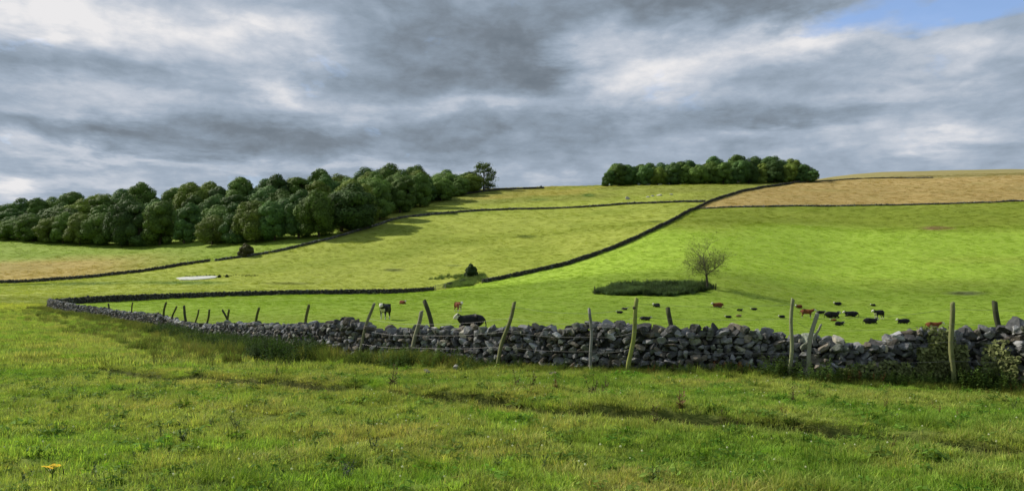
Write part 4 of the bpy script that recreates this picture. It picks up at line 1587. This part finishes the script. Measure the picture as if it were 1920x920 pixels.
# posts standing on the far side of the wall
BP = [((203, 569), (209, 590), 3.5, 'thin dark post behind the wall, nearest the left corner'),
      ((344, 573), (351, 612), 5.0, 'dark post leaning left behind the bend of the left wall'),
      ((416, 581), (433, 612), 4.0, 'dark post leaning left, crossed by another post at the left wall'),
      ((796, 563), (812, 622), 9.0, 'dark post leaning left behind the wall, between the two standing cows'),
      ((1254, 577), (1259, 624), 9.0, 'short dark stump of a post behind the wall near the lying white faced cow'),
      ((1866, 565), (1874, 628), 10.5, 'thick dark post leaning left behind the wall at the right edge')]
for i, (tp, ft, wpx, lab) in enumerate(BP):
    uu = CX + F * near_p[:, 0] / near_p[:, 1]
    j = int(np.argmin(np.abs(uu - ft[0])))
    base = near_p[j] - near_n[j] * 0.62
    d0 = base[1]
    P1 = px_point(tp[0], tp[1], d0)
    B1 = px_point(ft[0], ft[1], d0)
    zb = h1(B1[0], d0)
    ax_ = (P1 - B1) / (P1[2] - B1[2])
    P0 = B1 + ax_ * (zb - .4 - B1[2])
    org = Vector((float(P0[0]), float(P0[1]), zb))
    V, Fq, Ft = post_mesh(P0 - np.array(org), P1 - np.array(org), wpx / 2 * d0 / F, 70 + i)
    o = link('fence_post', mesh_np('fence_post', V, [Fq, Ft], m_wood, smooth=True), loc=org, label=lab, cat='post', group='old posts behind the near wall')
    o.color = (.055, .060, .035, 1)

# stakes at the nettle bed's corners
for i, (u, vt, vb, lab) in enumerate(((1115.5, 536, 551, 'small stake at the left corner of the nettle bed'), (1186, 524, 533, 'small stake at the far edge of the nettle bed'),
                                      (1342, 531, 543, 'small stake at the right corner of the nettle bed'), (1337, 532, 542, 'small leaning stake between the bare tree and the right corner stake'))):
    x, y = to_world(u, vb, near=60)
    z = h1(x, y)
    hgt = (vb - vt) * y / F
    V, Fq, Ft = post_mesh((0, 0, -.3), (.04 * i - .05, 0, hgt), .10, 90 + i)
    o = link('stake', mesh_np('stake', V, [Fq, Ft], m_wood, smooth=True), loc=(x, y, z), label=lab, cat='stake', group='stakes round the nettle bed')
    o.color = (.07, .07, .04, 1)
# gate in the gap of the far wall
x0, y0 = to_world(816, 545, near=60)
x1, y1 = to_world(835, 541, near=60)
gate = link('field_gate', None, label='grey weathered gate closing the gap at the end of the far wall', cat='gate', loc=(x0, y0, h1(x0, y0)))
ge = np.array([x1 - x0, y1 - y0, h1(x1, y1) - h1(x0, y0)])
for (a_0, nm) in ((0, 'post'), (1, 'post')):
    V, Fq, Ft = post_mesh(ge * a_0 + [0, 0, -.3], ge * a_0 + [0, 0, 1.35], .09, 200 + a_0)
    link(nm, mesh_np(nm, V, [Fq, Ft], m_wood), parent=gate).color = (.20, .20, .17, 1)
V, Fq = [], []
for zz in (.25, .5, .75, 1.0, 1.2):
    tube(V, Fq, ge * .04 + [0, 0, zz], ge * .96 + [0, 0, zz], .035, .035, 4)
link('rails', mesh_np('rails', np.array(V), np.array(Fq), m_wood), parent=gate).color = (.24, .24, .21, 1)

# ------------------------------------------------------------------ cattle
def flat_mat(name, c, rough=.8):
    m, t, b = material(name)
    geo = t.add('ShaderNodeTexCoord')
    nz = t.noise(geo.outputs['Object'], 9, 4, .6)
    t.l.new(t.mix(nz, tuple(x * .75 for x in c), tuple(x * 1.25 for x in c)), b.inputs['Base Color'])
    b.inputs['Roughness'].default_value = rough
    return m


m_blk, m_brn, m_wht, m_pink = flat_mat('black_hide', (.014, .014, .017), .5), flat_mat('red_brown_hide', (.17, .055, .024)), flat_mat('white_hair', (.62, .59, .52)), flat_mat('muzzle_skin', (.30, .19, .16))
m_dun = flat_mat('dun_hide', (.28, .20, .10))


def skin_body(name, verts, edges, radii, root=0):
    me = bpy.data.meshes.new(name)
    me.from_pydata(verts, edges, [])
    o = bpy.data.objects.new(name, me)
    C.objects.link(o)
    md = o.modifiers.new('skin', 'SKIN')
    for i, sv in enumerate(me.skin_vertices[0].data):
        r = radii[i]
        sv.radius = r if isinstance(r, tuple) else (r, r)
        sv.use_root = (i == root)
    md.use_smooth_shade = True
    ss = o.modifiers.new('sub', 'SUBSURF')
    ss.levels = ss.render_levels = 2
    dg = bpy.context.evaluated_depsgraph_get()
    dg.update()
    out = bpy.data.meshes.new_from_object(o.evaluated_get(dg))
    out.name = name
    bpy.data.objects.remove(o)
    return out


def cow_mesh(pose, hide, white='face'):
    V, E, Rd = [], [], []

    def chain(pts, start=None):
        prev = start
        first = None
        for (p, r) in pts:
            V.append(p); Rd.append(r)
            i = len(V) - 1
            if prev is not None:
                E.append((prev, i))
            prev = i
            first = i if first is None else first
        return prev
    lying = pose == 'lying'
    dz = -.58 if lying else 0
    # spine
    chain([((-.82, 0, 1.10 + dz), .31), ((-.5, 0, 1.06 + dz), (.37, .36)), ((0, 0, 1.0 + dz), (.42, .39)), ((.45, 0, 1.03 + dz), (.36, .37)), ((.72, 0, 1.14 + dz), .26)])
    hd = {'stand': ((.95, 0, 1.32), (1.12, 0, 1.40), (1.30, 0, 1.27), (1.46, 0, 1.14)),
          'graze': ((.98, 0, .98), (1.16, 0, .62), (1.26, 0, .40), (1.34, 0, .16)),
          'lying': ((.84, 0, .66), (.96, 0, .79), (1.11, 0, .68), (1.23, 0, .56))}[pose]
    nk = chain([(hd[0], .19), (hd[1], .155), (hd[2], .125), (hd[3], .095)], 4)
    h_i = nk - 2
    for sgn in (1, -1):
        hx, hy, hz = hd[1]
        chain([((hx - .02, sgn * .16, hz + .06), .05), ((hx - .05, sgn * .30, hz + .05), .035)], h_i)
        if not lying:
            chain([((.50, sgn * .19, .72), .13), ((.52, sgn * .19, .42), .07), ((.52, sgn * .19, .12), .05), ((.56, sgn * .19, .03), .06)], 3)
            chain([((-.58, sgn * .2, .80), .19), ((-.52, sgn * .2, .62), .12), ((-.74, sgn * .2, .44), .065), ((-.68, sgn * .2, .12), .05), ((-.64, sgn * .2, .03), .06)], 1)
        else:
            chain([((.55, sgn * .27, .28), .12), ((.82, sgn * .27, .12), .07), ((.55, sgn * .33, .07), .05)], 3)
            chain([((-.45, sgn * .33, .32), .17), ((-.12, sgn * .44, .17), .09), ((-.5, sgn * .48, .08), .055), ((-.25, sgn * .50, .06), .05)], 1)
    chain([((-1.0, 0, 1.12 + dz), .05), ((-1.03 if not lying else -1.08, 0, max(.75 + dz, .2)), .035), ((-1.02 if not lying else -1.0, 0, max(.5 + dz, .04)), .05)], 0)
    me = skin_body('body', V, E, Rd, root=2)
    for m in (hide, m_wht, m_pink):
        me.materials.append(m)
    hb, hm, he = np.array(hd[1]), np.array(hd[2]), np.array(hd[3])
    axis = (he - hb) / np.linalg.norm(he - hb)
    for p in me.polygons:
        c = np.array(p.center)
        tt = (c - hb) @ axis
        k = 0
        lim = abs(c[1]) < .17
        if tt > -.10 and lim and np.linalg.norm(c - (hb + axis * np.clip(tt, 0, .5))) < .22:
            k = 1
            if tt > .44:
                k = 2
        elif pose != 'lying' and c[2] < .30:
            k = 1
        elif c[2] < (.66 + dz if not lying else .10) and abs(c[1]) < .2 and abs(c[0]) < .6:
            k = 1
        elif not lying and .50 < c[0] < .95 and c[2] < 1.0 + dz and c[2] > .55 + dz and abs(c[1]) < .2 and c[0] > .62:
            k = 1
        p.material_index = k
        p.use_smooth = True
    return me


CM = {}
for ps in ('stand', 'lying', 'graze'):
    for cn, hm in (('black', m_blk), ('brown', m_brn), ('dun', m_dun)):
        if (ps, cn) in (('graze', 'black'), ('graze', 'dun'), ('stand', 'dun')):
            continue
        CM[(ps, cn)] = cow_mesh(ps, hm)


def cow(u, v, pose, colr, face, px, label, tint=None):
    """face: direction of the head seen from the camera, degrees; 0 = right, 180 = left, 270 = towards the camera. px: body length or height in photo pixels"""
    x, y = to_world(u, v, near=30, far=250)
    me = CM[(pose, colr)]
    ref = 2.3 if px[0] == 'L' else (1.5 if pose == 'stand' else 1.05)
    foreshort = max(abs(math.cos(R(face))), .35) if px[0] == 'L' else 1
    s = px[1] * y / F / (ref * foreshort)
    s = float(np.clip(s * 1.08, .45, 1.3))
    o = link('cow', None, label=label, cat='cow', group='cattle resting and standing in the green field', loc=(x, y, h1(x, y) - .02))
    o.rotation_euler = (0, 0, R(face))
    o.scale = (s, s, s * (1.22 if px[1] > 50 else 1.0))
    link('body', me, parent=o)
    return o


COWS = [
    (722, 602, 'stand', 'black', 262, ('H', 29), 'black cow with a white face standing head on, left of the middle posts'),
    (859, 584, 'stand', 'brown', 300, ('H', 18), 'red brown cow standing alone above the big black cow at the wall'),
    (755, 569, 'lying', 'brown', 315, ('L', 13), 'small brown and white cow lying highest in the field, left of the back post'),
    (883, 615, 'lying', 'black', 188, ('L', 56), 'large black cow with white face lying close behind the wall'),
    (1210, 602, 'lying', 'black', 352, ('L', 22), 'black cow with white face turned right, lying beside the thick green post'),
    (1231, 575, 'lying', 'black', 215, ('L', 15), 'black calf with a white head, lying below the nettle bed'),
    (1162, 587, 'lying', 'black', 178, ('L', 13), 'small black calf lying left of the thick green post'),
    (1171, 580, 'lying', 'black', 10, ('L', 9), 'tiny black calf lying just beyond the one left of the thick green post'),
    (1346, 577, 'lying', 'brown', 185, ('L', 23), 'red brown cow lying flat below the bare tree'),
    (1387, 584, 'lying', 'black', 10, ('L', 12), 'black calf lying with head raised, left one of a pair right of the bare tree'),
    (1414, 582, 'lying', 'black', 170, ('L', 12), 'dark calf lying right of the pair below the bare tree'),
    (1366, 596, 'lying', 'black', 185, ('L', 13), 'black calf lying nearest the wall, below the brown cow of the bare tree'),
    (1385, 594, 'lying', 'dun', 20, ('L', 9), 'pale dun calf lying right of the nearest black calf below the bare tree'),
    (1466, 596, 'lying', 'black', 200, ('L', 14), 'black calf with white face left, lying just left of the tall pale post'),
    (1498, 577, 'lying', 'brown', 205, ('L', 15), 'brown calf with white head lying just right of the tall pale post top'),
    (1513, 597, 'stand', 'brown', 330, ('L', 22), 'red brown cow with white face standing between the tall pale and the forked post'),
    (1539, 588, 'lying', 'black', 340, ('L', 15), 'black and white calf lying right above the forked post top'),
    (1560, 596, 'lying', 'black', 8, ('L', 31), 'long black cow lying flat, first right of the forked post'),
    (1596, 594, 'lying', 'black', 172, ('L', 27), 'black cow lying with raised head turned left, behind the low dip in the wall'),
    (1571, 573, 'lying', 'black', 190, ('L', 16), 'distant black and white calf lying above the two long black cows'),
    (1637, 574, 'lying', 'black', 195, ('L', 11), 'most distant calf, above the standing black cow'),
    (1648, 600, 'stand', 'black', 200, ('L', 25), 'black cow with white face standing behind the lying black cow'),
    (1632, 608, 'lying', 'black', 5, ('L', 29), 'black cow with white face right, lying in front of the standing black cow'),
    (1563, 603, 'lying', 'brown', 175, ('L', 12), 'small brown calf lying below the long black cow'),
    (1574, 610, 'lying', 'black', 20, ('L', 20), 'black and white calf lying nearest the low dip in the wall'),
    (1694, 608, 'lying', 'black', 180, ('L', 25), 'black cow with white head left, lying alone right of the group'),
    (1750, 621, 'stand', 'brown', 335, ('L', 25), 'red brown cow with white face standing behind the ivy'),
]
for c in COWS:
    cow(*c)

# ------------------------------------------------------------------ small loose things
def rock(name, u, v, sz, label, colr, group=None, near=6.0, lift=0.1):
    x, y = to_world(u, v, near=near)
    k = rng.integers(len(ST_MD))
    V = ST_MD[k] * np.array(sz)
    me = mesh_np(name, V, SF_MD, m_stone, np.tile(colr, (len(V), 1)))
    o = link(name, me, loc=(x, y, h1(x, y) + sz[2] * lift), label=label, cat='rock', group=group)
    o.rotation_euler = (0, 0, rng.uniform(0, 6))


for (u, v, sz, lab, cc_) in ((1176, 373.5, (3.2, 1.8, 2.2), 'pale boulder lying alone above the upper wall left of the scattered rocks', (.42, .40, .33)),
                             (1215, 369, (2.2, 1.6, 1.0), 'first of the scattered pale rocks on the upper slope', (.42, .42, .38)),
                             (1224, 367.5, (2.0, 1.5, .9), 'second of the scattered pale rocks on the upper slope', (.42, .42, .38)),
                             (1236, 366.5, (2.6, 1.6, 1.1), 'third of the scattered pale rocks on the upper slope', (.45, .44, .40)),
                             (1259, 365, (1.8, 1.3, .9), 'smallest pale rock, furthest right on the upper slope', (.42, .42, .38))):
    rock('rock', u, v, sz, lab, cc_, near=150)
rock('fallen_stone', 855, 694, (.34, .22, .20), 'pale stone fallen in the grass at the foot of the wall below the black cow', (.36, .35, .31), lift=.2)
rock('fallen_stone', 1040, 706, (.26, .2, .16), 'brown stone fallen in the grass left of the grey post', (.2, .17, .12), lift=.2)
rock('fallen_stone', 800, 702, (.75, .2, .12), 'long dark stone slab lying in the grass in front of the wall', (.08, .085, .075), lift=.3)

# weeds standing in the pasture
m_weed = plant_material('weed_stems', inst=False, use_obj=True, trans=.15)


def weed_mesh(seed, H=.45, n_st=4, leaf=.075):
    r_ = np.random.default_rng(seed)
    V, Fq = [], []
    for i in range(n_st):
        a = r_.uniform(0, 6.283)
        p = np.array([math.cos(a) * .02, math.sin(a) * .02, -.02])
        d = np.array([math.cos(a) * .18, math.sin(a) * .18, 1.0])
        h = H * r_.uniform(.6, 1)
        rad = .009
        for k in range(7):
            d = d + r_.normal(0, .07, 3) * [1, 1, 0]
            q_ = p + d * h / 7
            tube(V, Fq, p, q_, rad, rad * .85, 4)
            rad *= .85
            for _ in range(2 if k > 1 else 5):
                la = r_.uniform(0, 6.283)
                ll = leaf * r_.uniform(.6, 1.4) * (1.4 - .12 * k)
                dv = np.array([math.cos(la), math.sin(la), r_.uniform(-.1, .8)])
                sv = np.array([-math.sin(la), math.cos(la), 0]) * ll * .2
                o = len(V)
                V.extend([q_, q_ + dv * ll * .5 - sv, q_ + dv * ll, q_ + dv * ll * .5 + sv])
                Fq.append([o, o + 1, o + 2, o + 3])
            p = q_
        o = len(V)
        v0, f0 = ico(1)
        for vv_ in v0[:12]:
            pass
        tube(V, Fq, p, p + np.array([0, 0, .03]), .011, .006, 5)
    V = np.array(V)
    return mesh_np('weed', V, np.array(Fq), m_weed, np.repeat(r_.uniform(.7, 1.2, (len(V) // 4 + 1, 1)) * np.ones(3), 4, 0)[:len(V)], attr='leafvar')


WM = [weed_mesh(s_) for s_ in range(6)]
WP = [(46, 905, 34, 0), (178, 905, 30, 0), (250, 870, 24, 0), (253, 755, 22, 1), (205, 715, 20, 0), (302, 820, 26, 0), (345, 830, 34, 0), (443, 806, 34, 0), (395, 800, 18, 2), (520, 724, 18, 1),
      (648, 905, 40, 2), (700, 850, 34, 0), (735, 738, 36, 1), (622, 740, 22, 0), (585, 806, 20, 0), (660, 900, 30, 2), (825, 880, 26, 0), (935, 880, 30, 0), (885, 752, 26, 1), (970, 740, 26, 1),
      (1000, 742, 32, 1), (1040, 748, 22, 3), (1110, 752, 34, 1), (1135, 758, 34, 1), (1230, 800, 30, 1), (1278, 790, 34, 3), (1360, 800, 42, 1), (1380, 802, 30, 1), (1485, 760, 26, 1), (1660, 770, 20, 3),
      (1760, 780, 26, 3), (1800, 790, 20, 3), (1850, 845, 26, 1), (1900, 770, 24, 0), (1470, 795, 20, 3), (90, 725, 18, 0), (140, 740, 18, 0), (28, 760, 20, 0), (420, 760, 16, 2), (1672, 845, 22, 3), (1020, 880, 24, 0), (1230, 905, 30, 0)]
WC = [((.085, .125, .042), 'dark green thistle standing in the foreground pasture', 'thistle'), ((.135, .110, .055), 'dry brown weed stalks standing by the eroded bank', 'weed'),
      ((.080, .105, .060), 'grey green leafy weed in the foreground pasture', 'weed'), ((.20, .12, .06), 'rusty red dock stalk standing in the pasture', 'dock')]
for (u, v, hp, k) in WP:
    x, y = to_world(u, v)
    o = link(WC[k][2] + ('_plant' if k else ''), WM[rng.integers(6)], loc=(x, y, h1(x, y)), label=WC[k][1], cat=WC[k][2], group=WC[k][1].replace(' standing', 's standing') if 0 else 'weeds: ' + WC[k][1])
    s = hp * 1.25 * y / F / .45
    o.scale = (s * .95, s * .95, s)
    o.rotation_euler = (0, 0, rng.uniform(0, 6))
    o.color = (*WC[k][0], 1)

# yellow ragwort at the lower left
x, y = to_world(98, 905)
z = h1(x, y)
RS = 1.45
rag = link('ragwort', None, label='single yellow flowering ragwort at the lower left of the pasture', cat='flower', loc=(x, y, z))
V, Fq = [], []
tube(V, Fq, (0, 0, -.03), (0, 0, .07), .004, .003, 5)
heads = []
for k in range(14):
    a = k * 2.4
    rr_ = .012 + .0026 * k
    tip = np.array([rr_ * math.cos(a), rr_ * math.sin(a), .105 + .006 * math.cos(k)])
    tube(V, Fq, (0, 0, .06), tip, .0015, .001, 3)
    heads.append(tip)
link('stem', mesh_np('stem', np.array(V), np.array(Fq), flat_mat('ragwort_stem', (.06, .10, .03))), parent=rag)
V, Fq = [], []
for hpt in heads:
    for k in range(9):
        a = k * 2 * math.pi / 9
        dv, sv = np.array([math.cos(a), math.sin(a), .15]), np.array([-math.sin(a), math.cos(a), 0])
        o = len(V)
        V.extend([hpt, hpt + dv * .008 - sv * .0035, hpt + dv * .014, hpt + dv * .008 + sv * .0035])
        Fq.append([o, o + 1, o + 2, o + 3])
link('flower_head', mesh_np('flower_head', np.array(V), np.array(Fq), flat_mat('yellow_petals', (.80, .50, .01))), parent=rag)
rag.scale = (RS, RS, RS)
